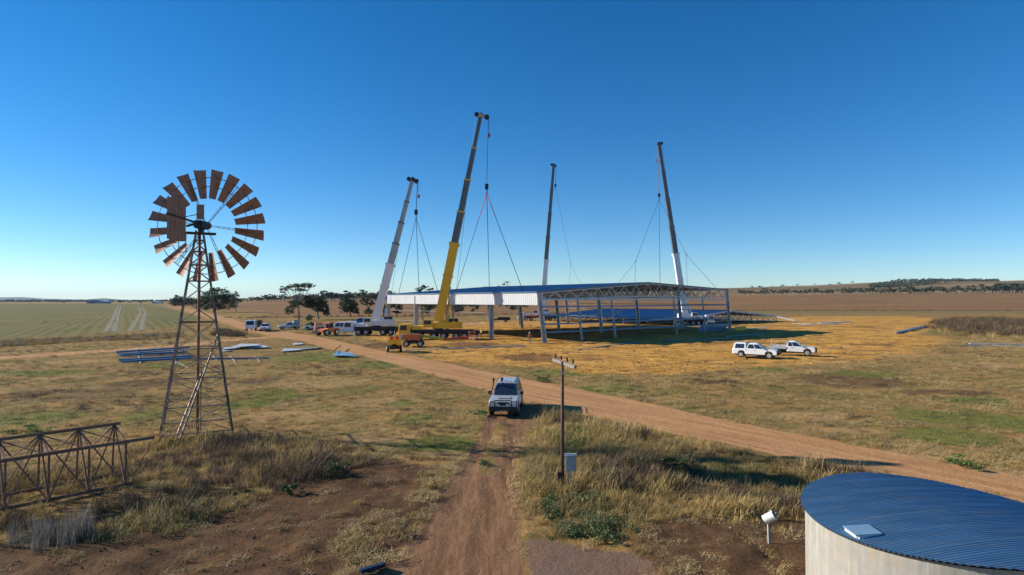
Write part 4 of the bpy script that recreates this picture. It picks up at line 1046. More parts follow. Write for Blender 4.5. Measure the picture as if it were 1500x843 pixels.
# ------------------------------------------------------------------ water tank
mat('concrete', (.33, .30, .25), .9, var=.10, scale=5, bump=.15)
def concrete_wall():
    m = M('concrete'); nt = m.node_tree; L = nt.links.new; b = nt.nodes['Principled BSDF']
    tc = nn(nt, 'ShaderNodeTexCoord'); sp = nn(nt, 'ShaderNodeSeparateXYZ'); L(tc.outputs['Object'], sp.inputs[0])
    an = nn(nt, 'ShaderNodeMath', operation='ARCTAN2'); L(sp.outputs[0], an.inputs[0]); L(sp.outputs[1], an.inputs[1])
    cb = nn(nt, 'ShaderNodeCombineXYZ'); L(an.outputs[0], cb.inputs[0]); L(sp.outputs[2], cb.inputs[1])
    old = b.inputs['Base Color'].links[0].from_socket
    def streak(sx, sy, a, c, colr, f, prev):
        mp = nn(nt, 'ShaderNodeMapping'); mp.inputs['Scale'].default_value = (sx, sy, 1); L(cb.outputs[0], mp.inputs[0])
        n = nn(nt, 'ShaderNodeTexNoise'); n.inputs['Scale'].default_value = 1; n.inputs['Detail'].default_value = 7; n.inputs['Roughness'].default_value = .65; L(mp.outputs[0], n.inputs[0])
        r = nn(nt, 'ShaderNodeMapRange'); r.inputs[1].default_value = a; r.inputs[2].default_value = c; r.inputs[4].default_value = f; L(n.outputs['Fac'], r.inputs[0])
        x = nn(nt, 'ShaderNodeMix', data_type='RGBA'); x.inputs['B'].default_value = (*colr, 1); L(r.outputs[0], x.inputs['Factor']); L(prev, x.inputs['A']); return x.outputs['Result']
    c = streak(14, .35, .46, .66, (.27, .25, .22), .8, old)
    c = streak(22, .25, .55, .66, (.43, .41, .37), .8, c)
    c = streak(16, .5, .60, .70, (.42, .25, .07), .75, c)
    c = streak(3, 3, .55, .7, (.36, .27, .17), .5, c)
    L(c, b.inputs['Base Color'])
concrete_wall()
TK = Vector((9.25, 12.78, 0)); TR, TH = 2.74, 2.4
def tank():
    rt = thing('water_tank', 'round concrete water tank with a blue corrugated roof, lower right corner', 'water tank', TK)
    u = Vector((1, .16, 0)).normalized(); v = Vector((-u.y, u.x, 0)); CR = .20
    def rz(x): return TH + CR * (1 - (x / TR) ** 2)
    n = 96; mb = MB()
    lo, hi, li = [], [], []
    for i in range(n):
        t = 2 * math.pi * i / n; p = Vector((math.cos(t), math.sin(t), 0)) * (TR - .05); x = p.dot(u)
        lo.append((p.x, p.y, -.3)); hi.append((p.x, p.y, rz(x) - .025)); li.append((p.x * .96, p.y * .96, rz(x) - .03))
    mb.loft([lo, hi, li], cap=False); mb.build('wall', 'concrete', rt, smooth=False)
    w = .762; k0 = -4; pitch = .0762
    for k in range(k0, 4):
        a, b = k * w + .02, (k + 1) * w + .02
        a, b = max(a, -TR - .02), min(b, TR + .02)
        if b - a < .05: continue
        nv = max(3, int((b - a) / pitch * 6)); nu = 26; vs = []; f = []
        for j in range(nv + 1):
            y = a + (b + .03 - a) * j / nv; y = min(y, TR + .03)
            half = math.sqrt(max((TR + .04) ** 2 - y * y, .0004))
            for i in range(nu + 1):
                x = -half + 2 * half * i / nu
                z = rz(x) + 0.0125 * math.cos(2 * math.pi * y / pitch) + .010 * (j / nv) + .004 * (k % 2)
                p = u * x + v * y; vs.append((p.x, p.y, z))
        for j in range(nv):
            for i in range(nu): q = j * (nu + 1) + i; f.append((q, q + 1, q + nu + 2, q + nu + 1))
        mb = MB(); mb.add(vs, f); mb.build('roof_sheet', 'tank_blue', rt)
    mb = MB(); pts = []
    for i in range(n + 1):
        t = 2 * math.pi * i / n; p = Vector((math.cos(t), math.sin(t), 0)) * (TR + .0); pts.append(Vector((p.x, p.y, rz(p.dot(u)) - .03)))
    mb.path(pts, .016, n=4); mb.build('rim', 'black_steel', rt)
    c = at(1263, 769, gp(1263, 769, TH + .22).y) - TK; x = c.dot(u); c.z = rz(x) + .055
    h = thing('hatch', None, None, c); h.parent = rt; h.rotation_euler = (R(3), R(-2), math.atan2(u.y, u.x) - R(6))
    mb = MB(); mb.box((0, 0, .012), (.54, .42, .02)); mb.build('lid', 'box_blue', h)
    mb = MB(); mb.box((0, -.19, -.03), (.48, .02, .07)); mb.box((0, .19, -.03), (.48, .02, .07)); mb.box((-.24, 0, -.03), (.02, .36, .07)); mb.box((.24, 0, -.03), (.02, .36, .07)); mb.build('upstand', 'cladding_white', h)
    for i in range(7):
        mb = MB(); mb.tube((-.2 + i * .065, -.235, -.05), (-.2 + i * .065, -.19, -.05), .022, n=8); mb.build('foam_plug', 'plastic_white', h)
mat('box_blue', (.23, .36, .46), .35, var=.06, metal=.2)
tank()

def sensor():
    b = gp(1127, 800); b.z = hz(b.x, b.y)
    rt = thing('water_gauge', 'white drum-shaped gauge tilted on a short stake beside the tank', 'gauge', b)
    for x in (-.022, .03):
        mb = MB(); mb.tube((x, 0, -.1), (x * 1.0 - .02, 0, .66), .018, n=8); mb.build('stake', 'plastic_white' if x < 0 else 'old_wood', rt)
    q = Vector((-.12, .05, .66)); e = Vector((.10, -.06, .83)); d = (e - q).normalized()
    mb = MB(); mb.tube(q, e, .125, .135, n=20); mb.tube(e, e + d * .03, .15, .15, n=20); dr = mb.build('drum', 'plastic_white', rt, smooth=False)
    mb = MB(); mb.tube(e + d * .031, e + d * .036, .12, n=16); mb.build('face', 'black_steel', dr)
    for s in (-1, 1):
        mb = MB(); mb.box(e + d * .05 + Vector((0, 0, .05 * s)), (.04, .14, .03)); mb.build('catch', 'box_grey', dr)
sensor()

# ------------------------------------------------------------------ road vehicles (local +X is forward)
def arch(xw, r, z0):
    return [(xw - r, z0), (xw - r * .92, z0 + r * .55), (xw - r * .5, z0 + r * .92), (xw, z0 + r), (xw + r * .5, z0 + r * .92), (xw + r * .92, z0 + r * .55), (xw + r, z0)]

def wheels(rt, xs, wd, r, rim='rim_steel', w=.26):
    for x in xs:
        for s in (-1, 1):
            mb = MB(); mb.tube((x, s * (wd / 2 - w), r), (x, s * wd / 2, r), r, n=18); t = mb.build('wheel', 'rubber', rt, bevel=.03)
            mb = MB(); mb.tube((x, s * wd / 2, r), (x, s * (wd / 2 + .015), r), r * .62, r * .58, n=14); mb.tube((x, s * (wd / 2 + .015), r), (x, s * (wd / 2 + .03), r), r * .2, n=8); mb.build('rim', rim, t)

def cabin(rt, body, lo, hi, z0, z1, hw0, hw1, pillars, name='cabin', rear=True):
    """greenhouse: lo, hi = (rear x, front x) at belt and roof; pillars = side window spans 0..1 from rear to front"""
    mb = MB(); mb.loft([[(lo[0], -hw0, z0), (lo[1], -hw0, z0), (lo[1], hw0, z0), (lo[0], hw0, z0)], [(hi[0], -hw1, z1 - .07), (hi[1], -hw1, z1 - .07), (hi[1], hw1, z1 - .07), (hi[0], hw1, z1 - .07)],
                        [(hi[0] + .12, -hw1 + .12, z1), (hi[1] - .16, -hw1 + .12, z1), (hi[1] - .16, hw1 - .12, z1), (hi[0] + .12, hw1 - .12, z1)]])
    cb = mb.build(name, body, rt, bevel=.025)
    zt = z1 - .07
    fr = [(lo[1], -hw0, z0), (lo[1], hw0, z0), (hi[1], hw1, zt), (hi[1], -hw1, zt)]
    mb = MB(); mb.poly(quadface(fr, .05, .95, .06, .94, .014)); mb.build('windscreen', 'glass', cb)
    if rear:
        fr = [(lo[0], hw0, z0), (lo[0], -hw0, z0), (hi[0], -hw1, zt), (hi[0], hw1, zt)]
        mb = MB(); mb.poly(quadface(fr, .1, .9, .15, .9, .014)); mb.build('rear_window', 'glass', cb)
    for s in (-1, 1):
        fr = [(lo[0], -hw0, z0), (lo[1], -hw0, z0), (hi[1], -hw1, zt), (hi[0], -hw1, zt)] if s < 0 else [(lo[1], hw0, z0), (lo[0], hw0, z0), (hi[0], hw1, zt), (hi[1], hw1, zt)]
        for a, b in pillars:
            if s > 0: a, b = 1 - b, 1 - a
            mb = MB(); mb.poly(quadface(fr, a, b, .10, .90, .014)); mb.build('side_window', 'glass', cb)
    return cb

def car(label, cat, name, loc, head, body='car_white', L=4.9, W_=1.86, kind='ute', bull=True, group=None, belt=1.12, roof=1.80, tray='galv_white', canopy='car_white'):
    rt = thing(name, label, cat, loc, R(head), group); r = .39
    xf, xr = L * .325, -L * .30; h = L / 2; z0 = .46
    rear_open = kind in ('tray',)
    xb = -.62 if rear_open else -h + .02                    # body stops behind the cab when there is a tray
    if kind == 'single': xb = -.25
    prof = [(xb, z0 + .04)]
    if xb < xr - .5: prof += arch(xr, .47, z0)
    prof += arch(xf, .47, z0) + [(h - .12, z0), (h, .62), (h - .02, .92), (h - .16, 1.03), (h - .75, 1.10), (h - 1.42, belt + .03), (xb + .02, belt), (xb - .03, .75)]
    mb = MB(); mb.prism(prof, [(-W_ / 2 + .02, .955), (-W_ / 2 + .10, 1), (W_ / 2 - .10, 1), (W_ / 2 - .02, .955)]); bd = mb.build('body', body, rt, bevel=.018)
    mb = MB(); mb.box((0, 0, .5), (L - .7, W_ - .5, .35)); mb.build('underbody', 'black_steel', rt)
    wheels(rt, (xf, xr), W_ + .02, r)
    fx = h - 1.38                                          # foot of the windscreen
    hw0, hw1 = W_ / 2 - .07, W_ / 2 - .24
    if kind == 'wagon': cabin(rt, body, (-h + .08, fx), (-h + .38, fx - .95), belt - .02, roof, hw0, hw1, [(.05, .30), (.34, .62), (.66, .93)])
    elif kind in ('canopy', 'dual'): cabin(rt, body, (-.95, fx), (-.72, fx - .85), belt - .02, roof, hw0, hw1, [(.06, .46), (.51, .93)])
    elif kind == 'tray': cabin(rt, body, (-.60, fx), (-.48, fx - .85), belt - .02, roof, hw0, hw1, [(.06, .36), (.41, .93)])
    elif kind == 'single': cabin(rt, body, (-.2, fx), (-.1, fx - .8), belt - .02, roof, hw0, hw1, [(.1, .93)])
    if kind == 'canopy':
        cb = cabin(rt, canopy, (-h + .06, -.98), (-h + .22, -.98), belt - .02, roof + .03, hw0, hw1 + .06, [(.16, .86)], 'canopy')
    if kind in ('tray', 'single'):
        x0, x1 = -h, xb - .08; z = .98
        mb = MB(); mb.box(((x0 + x1) / 2, 0, z - .12), (x1 - x0, W_ + .06, .10)); tr = mb.build('tray', tray, rt)
        for s in (-1, 1):
            mb = MB(); mb.box(((x0 + x1) / 2, s * (W_ / 2 + .02), z + .06), (x1 - x0, .04, .26)); mb.build('side_board', tray, tr)
        mb = MB(); mb.box((x0, 0, z + .06), (.04, W_ + .02, .26)); mb.build('tail_board', tray, tr)
        for s in (-1, 0, 1):
            mb = MB(); mb.bar((x1, s * .7, z - .1), (x1, s * .7, roof + .02), .05); mb.build('rack_post', tray, tr)
        mb = MB(); mb.bar((x1, -.78, roof), (x1, .78, roof), .06); mb.bar((x1, -.78, belt + .25), (x1, .78, belt + .25), .04); mb.build('headboard', tray, tr)
        mb = MB(); mb.tube((x0 + .15, .6, z), (x0 + .15, .6, roof + .15), .025, n=6); mb.build('marker_pole', tray, tr)
    for s in (-1, 1):
        mb = MB(); mb.frustum((h - .2, h - .02, s * .55 - .2, s * .55 + .2, .78), (h - .34, h - .10, s * .60 - .17, s * .60 + .17, .98)); mb.build('headlight', 'lamp_glass', rt)
        mb = MB(); mb.box((fx - .30, s * (W_ / 2 + .12), belt + .16), (.10, .20, .20)); mb.bar((fx - .3, s * (W_ / 2 - .08), belt + .08), (fx - .3, s * (W_ / 2 + .08), belt + .12), .04); mb.build('mirror', 'black_steel' if bull else body, rt, bevel=.02)
        mb = MB(); mb.box((xb + .0, s * (W_ / 2 - .18), .95), (.05, .14, .3)); mb.build('tail_lamp', 'red_paint', rt)
    mb = MB(); mb.box((h - .01, 0, .86), (.05, .72, .20)); mb.build('grille', 'black_steel', rt)
    mb = MB(); mb.box((h + .09, 0, .48), (.03, .38, .12)); mb.build('number_plate', 'lamp_glass', rt)
    for x in (.05, -.95) if kind in ('wagon', 'canopy', 'dual') else (.05,):
        for s in (-1, 1):
            mb = MB(); mb.box((x, s * (W_ / 2 - .005), .98), (.18, .03, .035)); mb.build('door_handle', 'black_steel', rt)
    if bull:
        mb = MB(); mb.box((h + .02, 0, .56), (.22, W_ - .06, .26)); bb = mb.build('bull_bar', 'black_steel', rt, bevel=.04)
        mb = MB(); mb.path([(h + .05, -.52, .6), (h + .04, -.50, 1.06), (h + .04, .50, 1.06), (h + .05, .52, .6)], .035, n=6); mb.path([(h - .02, -W_ / 2 + .06, .66), (h - .04, -W_ / 2 + .10, .98), (h + .04, -.5, 1.0)], .028, n=6); mb.path([(h - .02, W_ / 2 - .06, .66), (h - .04, W_ / 2 - .10, .98), (h + .04, .5, 1.0)], .028, n=6); mb.build('hoop', 'black_steel', bb)
        for s in (-.27, .27):
            mb = MB(); mb.tube((h + .06, s, .80), (h + .14, s, .80), .085, .10, n=12); mb.m = 1; mb.tube((h + .14, s, .80), (h + .15, s, .80), .09, n=12); mb.build('spot_lamp', ['black_steel', 'lamp_glass'], bb)
    else:
        mb = MB(); mb.box((h - .02, 0, .56), (.14, W_ - .12, .22)); mb.build('bumper', 'black_steel', rt, bevel=.04)
    return rt

def place(px, py, dx=0, dy=0):
    p = gp(px, py); p.x += dx; p.y += dy; p.z = hz(p.x, p.y) + .005; return p

suv = car('silver white four wheel drive wagon with snorkel and black bull bar on the track', 'car', 'parked_wagon', place(742.5, 602, .0, .35), -90 - 5, 'dusty_silver', 4.95, 1.80, 'wagon', roof=1.90)
for s in (-1, 1):
    mb = MB(); mb.path([(-1.9, s * .62, 1.92), (-1.7, s * .62, 1.98), (.1, s * .62, 1.98), (.3, s * .62, 1.9)], .02, n=6); mb.build('roof_rail', 'black_steel', suv)
mb = MB(); mb.path([(1.0, -.92, 1.0), (.85, -.93, 1.25), (.35, -.83, 1.80), (.33, -.83, 2.02)], .045, n=8); mb.box((.37, -.83, 2.05), (.16, .12, .14)); mb.build('snorkel', 'black_steel', suv)
mb = MB(); mb.tube((-.2, -.35, 1.9), (-.2, -.35, 2.1), .09, n=10); mb.build('beacon', 'black_steel', suv)
for k in range(4):
    mb = MB(); mb.box((-.75, -.42 + k * .28, 1.905), (2.2, .05, .015)); mb.build('roof_rib', 'dusty_silver', suv)
mb = MB(); mb.box((1.55, 0, 1.115), (.9, .8, .03)); mb.build('bonnet_panel', 'dusty_silver', suv)

u1 = car('white dual cab ute with a canopy, nearer of the two on the yellow sand', 'ute', 'parked_ute', place(1107, 524.5), -32, 'car_white', 5.2, 1.86, 'canopy', group='white utes parked on the sand')
mb = MB(); mb.box((-1.2, 0, 1.86), (.5, .9, .1)); mb.build('roof_box', 'box_grey', u1)
u2 = car('white ute with an open tray, farther right of the two on the yellow sand', 'ute', 'parked_ute', place(1161, 521.5), -28, 'car_white', 5.3, 1.84, 'tray', group='white utes parked on the sand')

# worksite vehicles along the road
car('small white ute parked on the road edge with dark bumper, facing the camera', 'ute', 'parked_ute', place(389, 485.5), -75, 'car_white', 5.0, 1.85, 'dual', bull=False, group='vehicles parked left of the cranes')
v = car('blue grey ute with a silver tank on its tray, in front of the umbrella tree', 'ute', 'parked_ute', place(424, 483), -150, 'dusty_silver', 5.2, 1.85, 'tray', bull=False, group='vehicles parked left of the cranes')
mb = MB(); mb.tube((-2.3, 0, 1.62), (-.9, 0, 1.62), .62, n=16); mb.build('tank', 'galv_steel', v, bevel=.05)
v = car('white ute with a yellow tray load, half hidden behind the telehandler', 'ute', 'parked_ute', place(461, 484), -165, 'car_white', 5.0, 1.8, 'tray', bull=False, group='vehicles parked left of the cranes')
mb = MB(); mb.box((-1.6, 0, 1.35), (1.6, 1.5, .6)); mb.build('load', 'yellow_paint', v, bevel=.05)
car('white van parked between the telehandler and the white crane cab', 'van', 'parked_van', place(497, 486.5), 178, 'car_white', 5.2, 1.95, 'wagon', bull=False, roof=2.2, group='vehicles parked left of the cranes')
car('blue dual cab ute parked behind the white crane, only its cab showing', 'ute', 'parked_ute', place(528, 475), 175, 'blue_paint', 5.1, 1.85, 'dual', bull=False, group='vehicles parked left of the cranes')

def truck(label, loc, head, cabm, bodym, rack, group=None, L=7.0):
    rt = thing('flatbed_truck', label, 'truck', loc, R(head), group); h = L / 2; w = 2.3
    mb = MB(); mb.box((-.1, 0, .75), (L - .4, .9, .25)); mb.build('chassis', 'black_steel', rt)
    prof = [(h - 1.7, .6), (h - .02, .6), (h, 1.25), (h - .22, 2.35), (h - .5, 2.45), (h - 1.7, 2.45)]
    mb = MB(); mb.prism(prof, [(-w / 2 + .06, .96), (-w / 2 + .14, 1), (w / 2 - .14, 1), (w / 2 - .06, .96)]); cb = mb.build('cab', cabm, rt, bevel=.04)
    mb = MB(); mb.poly([(h + .012, -.85, 1.35), (h + .012, .85, 1.35), (h - .19, .82, 2.25), (h - .19, -.82, 2.25)]); mb.build('windscreen', 'glass', cb)
    for s in (-1, 1):
        y = s * (w / 2 - .05); mb = MB(); mb.poly([(h - 1.3, y, 1.4), (h - .25, y, 1.4), (h - .4, y, 2.2), (h - 1.3, y, 2.2)]); mb.build('side_window', 'glass', cb)
        mb = MB(); mb.box((h, s * .8, .95), (.06, .3, .18)); mb.build('headlight', 'lamp_glass', cb)
    mb = MB(); mb.box((h, 0, .62), (.2, w - .2, .25)); mb.build('bumper', cabm, rt)
    mb = MB(); mb.box((-.95, 0, 1.0), (L - 2.0, w, .16)); tr = mb.build('tray', bodym, rt)
    if rack:
        x1 = h - 1.85
        for x in (x1, x1 - 2.3, -h + .1):
            for s in (-1, 1):
                mb = MB(); mb.bar((x, s * 1.05, 1.05), (x, s * 1.05, 3.0), .08); mb.build('rack_post', bodym, tr)
        for s in (-1, 1):
            mb = MB(); mb.bar((-h + .1, s * 1.05, 3.0), (h - .4, s * 1.05, 3.0), .08); mb.build('rack_rail', bodym, tr)
        mb = MB(); mb.box((-1.2, 0, 1.7), (L - 3, w - .3, 1.2)); mb.build('load', 'black_steel', tr, bevel=.05)
        mb = MB(); mb.bar((h - .6, -1.05, 3.0), (h - .6, 1.05, 3.0), .08); mb.build('rack_rail', bodym, tr)
    else:
        mb = MB(); mb.box((-1.6, 0, 1.35), (L - 3.6, w - .2, .5)); mb.build('load', 'black_steel', tr)
        for s in (-1, 1):
            mb = MB(); mb.bar((h - 1.8, s * 1.0, 1.05), (h - 1.8, s * 1.0, 2.9), .08); mb.build('rack_post', 'galv_white', tr)
    wheels(rt, (h - 1.1, -h + 1.6), w, .46, w=.3)
    return rt
truck('white truck with a dark ladder rack and covered load, parked by the left ute', place(372, 484), -82, 'car_white', 'black_steel', True, 'vehicles parked left of the cranes', 6.4)
truck('white flatbed truck with a dark load parked far under the left fascia', place(731, 472), 172, 'car_white', 'black_steel', False, None, 7.5)

# ------------------------------------------------------------------ lifts and telehandler
def boom_lift(label, loc, head, body, arm, basket, reach, cage_pt=None, low=True, hood='box_grey'):
    rt = thing('boom_lift', label, 'boom lift', loc, R(head), 'boom lifts near the yellow crane')
    mb = MB(); mb.box((0, 0, .72), (2.9, 1.5, .4)); mb.build('chassis', 'black_steel', rt, bevel=.05)
    wheels(rt, (-1.05, 1.05), 2.35, .50, 'rim_steel', .36)
    mb = MB(); mb.tube((0, 0, .9), (0, 0, 1.1), .55, n=16); mb.build('turntable', 'black_steel', rt)
    mb = MB(); mb.box((-.35, .62, 1.5), (2.6, .7, .85)); mb.build('engine_cover', body, rt, bevel=.08)
    mb = MB(); mb.box((-.35, -.62, 1.5), (2.6, .7, .85)); mb.build('battery_cover', body, rt, bevel=.08)
    mb = MB(); mb.box((-1.75, 0, 1.45), (.5, 1.9, .9)); mb.build('counterweight', hood, rt, bevel=.1)
    if low:
        mb = MB(); mb.bar((-1.3, 0, 1.9), (1.9, 0, 2.15), .34, .36); mb.build('lower_arm', body, rt)
        mb = MB(); mb.bar((1.9, 0, 2.5), (-1.2, 0, 2.35), .28, .30); mb.build('upper_arm', body, rt)
        bc = Vector((2.1, 0, 1.5))
    else:
        e = Vector(reach); k = e * .55 + Vector((0, 0, .55))
        mb = MB(); mb.bar((-1.1, 0, 1.95), k, .40, .42, w2=.36, h2=.36); mb.build('lower_arm', arm, rt)
        mb = MB(); mb.bar(k - Vector((0, 0, .05)), e + Vector((0, 0, .3)), .30, .30); mb.build('upper_arm', 'red_paint', rt)
        mb = MB(); mb.bar(k + Vector((0, .3, -.25)), e + Vector((0, .3, -.1)), .14, .14); mb.build('jib', 'green_yellow_paint', rt)
        bc = e + Vector((.6, 0, .0))
    bk = thing('basket', None, None, bc); bk.parent = rt
    mb = MB(); mb.box((0, 0, .0), (1.0, 2.0, .08)); mb.build('floor', basket, bk)
    for x in (-.5, .5):
        for y in (-1, 0, 1):
            mb = MB(); mb.bar((x, y, 0), (x, y, 1.1), .06); mb.build('post', basket, bk)
    for z in (.55, 1.1):
        for a, b in (((-.5, -1), (.5, -1)), ((.5, -1), (.5, 1)), ((.5, 1), (-.5, 1)), ((-.5, 1), (-.5, -1))):
            mb = MB(); mb.bar((*a, z), (*b, z), .06); mb.build('rail', basket, bk)
    mb = MB(); mb.box((-.42, 0, .80), (.3, 1.5, .6)); mb.build('control_box', 'red_paint' if low else basket, bk)
    mb = MB(); mb.box((.5, 0, .3), (.03, 1.9, .5)); mb.build('kick_panel', basket, bk)
    return rt
yl = boom_lift('yellow boom lift folded up on the road edge, nearest of the lifts', place(577.5, 515.5), -78, 'yellow_paint', None, 'yellow_paint', None)
yl.scale = (.86, .86, .86)
boom_lift('orange boom lift with its arm lowered toward the yellow crane wheels', place(606, 508.5), 4, 'orange_paint', 'green_yellow_paint', 'orange_paint', (8.2, .3, 1.1), low=False)

def telehandler():
    rt = thing('telehandler', 'orange telehandler with a cream boom beside the road', 'telehandler', place(480, 491.5), R(-115))
    mb = MB(); mb.prism([(-2.4, .7), (2.3, .7), (2.3, 1.15), (.9, 1.35), (-1.5, 1.5), (-2.4, 1.4)], [(-1.0, .97), (-.9, 1), (.9, 1), (1.0, .97)]); mb.build('chassis', 'orange_paint', rt, bevel=.05)
    wheels(rt, (-1.4, 1.5), 2.4, .62, 'plastic_white', .42)
    mb = MB(); mb.loft([[(-.6, .2, 1.3), (1.0, .2, 1.3), (1.0, 1.05, 1.3), (-.6, 1.05, 1.3)], [(-.5, .25, 2.6), (.6, .25, 2.6), (.6, 1.0, 2.6), (-.5, 1.0, 2.6)]]); c = mb.build('operator_cab', 'orange_paint', rt, bevel=.05)
    mb = MB(); mb.poly(quadface([(1.0, .2, 1.3), (1.0, 1.05, 1.3), (.6, 1.0, 2.6), (.6, .25, 2.6)], .1, .9, .15, .9, .04)); mb.build('windscreen', 'glass', c)
    mb = MB(); mb.poly(quadface([(1.0, 1.05, 1.3), (-.6, 1.05, 1.3), (-.5, 1.0, 2.6), (.6, 1.0, 2.6)], .1, .9, .2, .9, .04)); mb.build('side_window', 'glass', c)
    mb = MB(); mb.bar((-2.1, -.35, 1.9), (1.2, -.35, 2.35), .46, .5); mb.build('boom_base_section', 'plastic_white', rt, bevel=.04)
    mb = MB(); mb.bar((1.1, -.35, 2.33), (3.0, -.35, 2.5), .34, .38); mb.bar((3.0, -.35, 2.55), (3.3, -.35, 1.0), .3, .3); mb.build('boom_nose', 'orange_paint', rt)
    mb = MB(); mb.box((-1.2, -.8, 1.55), (1.7, .5, .6)); mb.build('engine_cover', 'orange_paint', rt, bevel=.06)
    mb = MB(); mb.box((3.35, -.1, .95), (.08, 1.6, .8)); cr = mb.build('carriage', 'black_steel', rt)
    for y in (-.55, .35):
        mb = MB(); mb.bar((3.4, y, .58), (4.5, y, .56), .12, .05); mb.build('fork', 'black_steel', cr)
telehandler()

# ------------------------------------------------------------------ people
def person(label, loc, face, shirt, trousers, pose='stand', hat='hat_white'):
    """one skinned figure; face = heading in degrees, +X forward"""
    rt = thing('person', label, 'person', loc, R(face), 'workers near the shed')
    s = .14 if pose == 'walk' else .03
    ar = .35 if pose == 'carry' else .08
    J = [((0, 0, .95), .135), ((0, 0, 1.18), .125), ((.01, 0, 1.38), .155), ((.015, 0, 1.50), .065), ((.04, 0, 1.62), .095), ((.045, 0, 1.73), .085),
         ((0, .10, .90), .105), ((s, .11, .50), .07), ((s - .04, .11, .09), .05), ((s + .13, .12, .04), .04),
         ((0, -.10, .90), .105), ((-s * .6, -.11, .50), .07), ((-s * 1.7, -.11, .09), .05), ((-s * 1.7 + .16, -.12, .04), .04),
         ((0, .21, 1.41), .065), ((-.02 + ar * .2, .27, 1.13), .048), ((ar, .26, .90), .036), ((ar + .04, .25, .80), .038),
         ((0, -.21, 1.41), .065), ((.0, -.27, 1.13), .048), ((ar, -.25, .90), .036), ((ar + .04, -.24, .80), .038)]
    E = [(0, 1), (1, 2), (2, 3), (3, 4), (4, 5), (0, 6), (6, 7), (7, 8), (8, 9), (0, 10), (10, 11), (11, 12), (12, 13), (2, 14), (14, 15), (15, 16), (16, 17), (2, 18), (18, 19), (19, 20), (20, 21)]
    for hnd, sg in ((17, 1), (21, -1)):                       # five fingers per hand
        hx, hy, hz_ = J[hnd][0]
        for i, (dx, dl) in enumerate(((.028, .075), (.01, .085), (-.008, .08), (-.026, .062))):
            J.append(((hx + dx, hy - sg * .005, hz_ - .05), .011)); E.append((hnd, len(J) - 1)); J.append(((hx + dx + .012, hy - sg * .015, hz_ - .05 - dl * .7), .008)); E.append((len(J) - 2, len(J) - 1))
        J.append(((hx + .05, hy - sg * .02, hz_ - .02), .011)); E.append((hnd, len(J) - 1))
    me = bpy.data.meshes.new('body'); me.from_pydata([j[0] for j in J], E, [])
    tmp = bpy.data.objects.new('body', me); COL.objects.link(tmp)
    md = tmp.modifiers.new('skin', 'SKIN'); me.skin_vertices[0].data[0].use_root = True
    for i, j in enumerate(J): me.skin_vertices[0].data[i].radius = (j[1], j[1])
    tmp.modifiers.new('sub', 'SUBSURF').levels = 1; tmp.modifiers['sub'].render_levels = 1
    dg = bpy.context.evaluated_depsgraph_get(); em = bpy.data.meshes.new_from_object(tmp.evaluated_get(dg))
    bpy.data.objects.remove(tmp)
    for m in ('skin', shirt, trousers, 'black_steel'): em.materials.append(M(m))
    for p in em.polygons:
        c = p.center; arm = abs(c.y) > .19 and c.z < 1.45
        p.material_index = 3 if c.z < .13 else (2 if c.z < .98 and not (abs(c.y) > .2 and c.z > .7) else (0 if c.z > 1.49 or (arm and c.z < 1.12) else 1)); p.use_smooth = True
    o = bpy.data.objects.new('body', em); COL.objects.link(o); o.parent = rt
    mb = MB(); mb.sphere((.035, 0, 1.76), .125, 12, 6, (1.1, .95, .62)); mb.tube((.05, 0, 1.73), (.06, 0, 1.745), .16, .15, 12); mb.build('hard_hat', hat, rt, smooth=True)
    for y in (-.033, .033):
        mb = MB(); mb.sphere((.135, y, 1.665), .012, 6, 4); mb.build('eye', 'black_steel', rt)
    mb = MB(); mb.frustum((.115, .15, -.016, .016, 1.60), (.115, .128, -.010, .010, 1.655)); mb.build('nose', 'skin', rt)
person('worker in orange shirt and khaki trousers walking on the sand near the corner column', place(776, 503.5), 100, 'hivis_orange', 'khaki', 'walk')
person('worker in yellow vest standing behind the yellow crane by the pale column', place(705, 496), 200, 'hivis_yellow', 'navy', 'stand')
person('worker in dark clothes crouched work pose at the yellow crane tail, left of another', place(700, 497.3), 20, 'navy', 'navy', 'carry')
person('worker in red shirt standing far under the shed roof', place(883, 474), 250, 'red_paint', 'khaki', 'stand')

# ------------------------------------------------------------------ trees
def leaves(mb_v, mb_f, c, rx, ry, rz_, n, ls, rnd):
    # small leaf sprays gathered into sub-clumps so that sky shows between them
    k = max(3, n // 45); subs = []
    for _ in range(k):
        while True:
            q = Vector((rnd.uniform(-1, 1), rnd.uniform(-1, 1), rnd.uniform(-.75, 1)))
            if .25 < q.length < 1: break
        subs.append((q, rnd.uniform(.22, .42)))
    for i in range(n):
        q, r = subs[rnd.randrange(k)]
        g = Vector((rnd.gauss(0, .5), rnd.gauss(0, .5), rnd.gauss(0, .38))) * r + q
        p = Vector((c.x + g.x * rx, c.y + g.y * ry, c.z + g.z * rz_))
        e = Vector((rnd.gauss(0, 1), rnd.gauss(0, 1), rnd.gauss(0, .7))).normalized(); w = e.cross(Vector((rnd.gauss(0, 1), rnd.gauss(0, 1), rnd.gauss(0, 1)))).normalized()
        s = ls * rnd.uniform(.6, 1.5); o = len(mb_v)
        mb_v += [tuple(p - e * s), tuple(p + w * s * .45), tuple(p + e * s), tuple(p - w * s * .45)]; mb_f.append((o, o + 1, o + 2, o + 3))

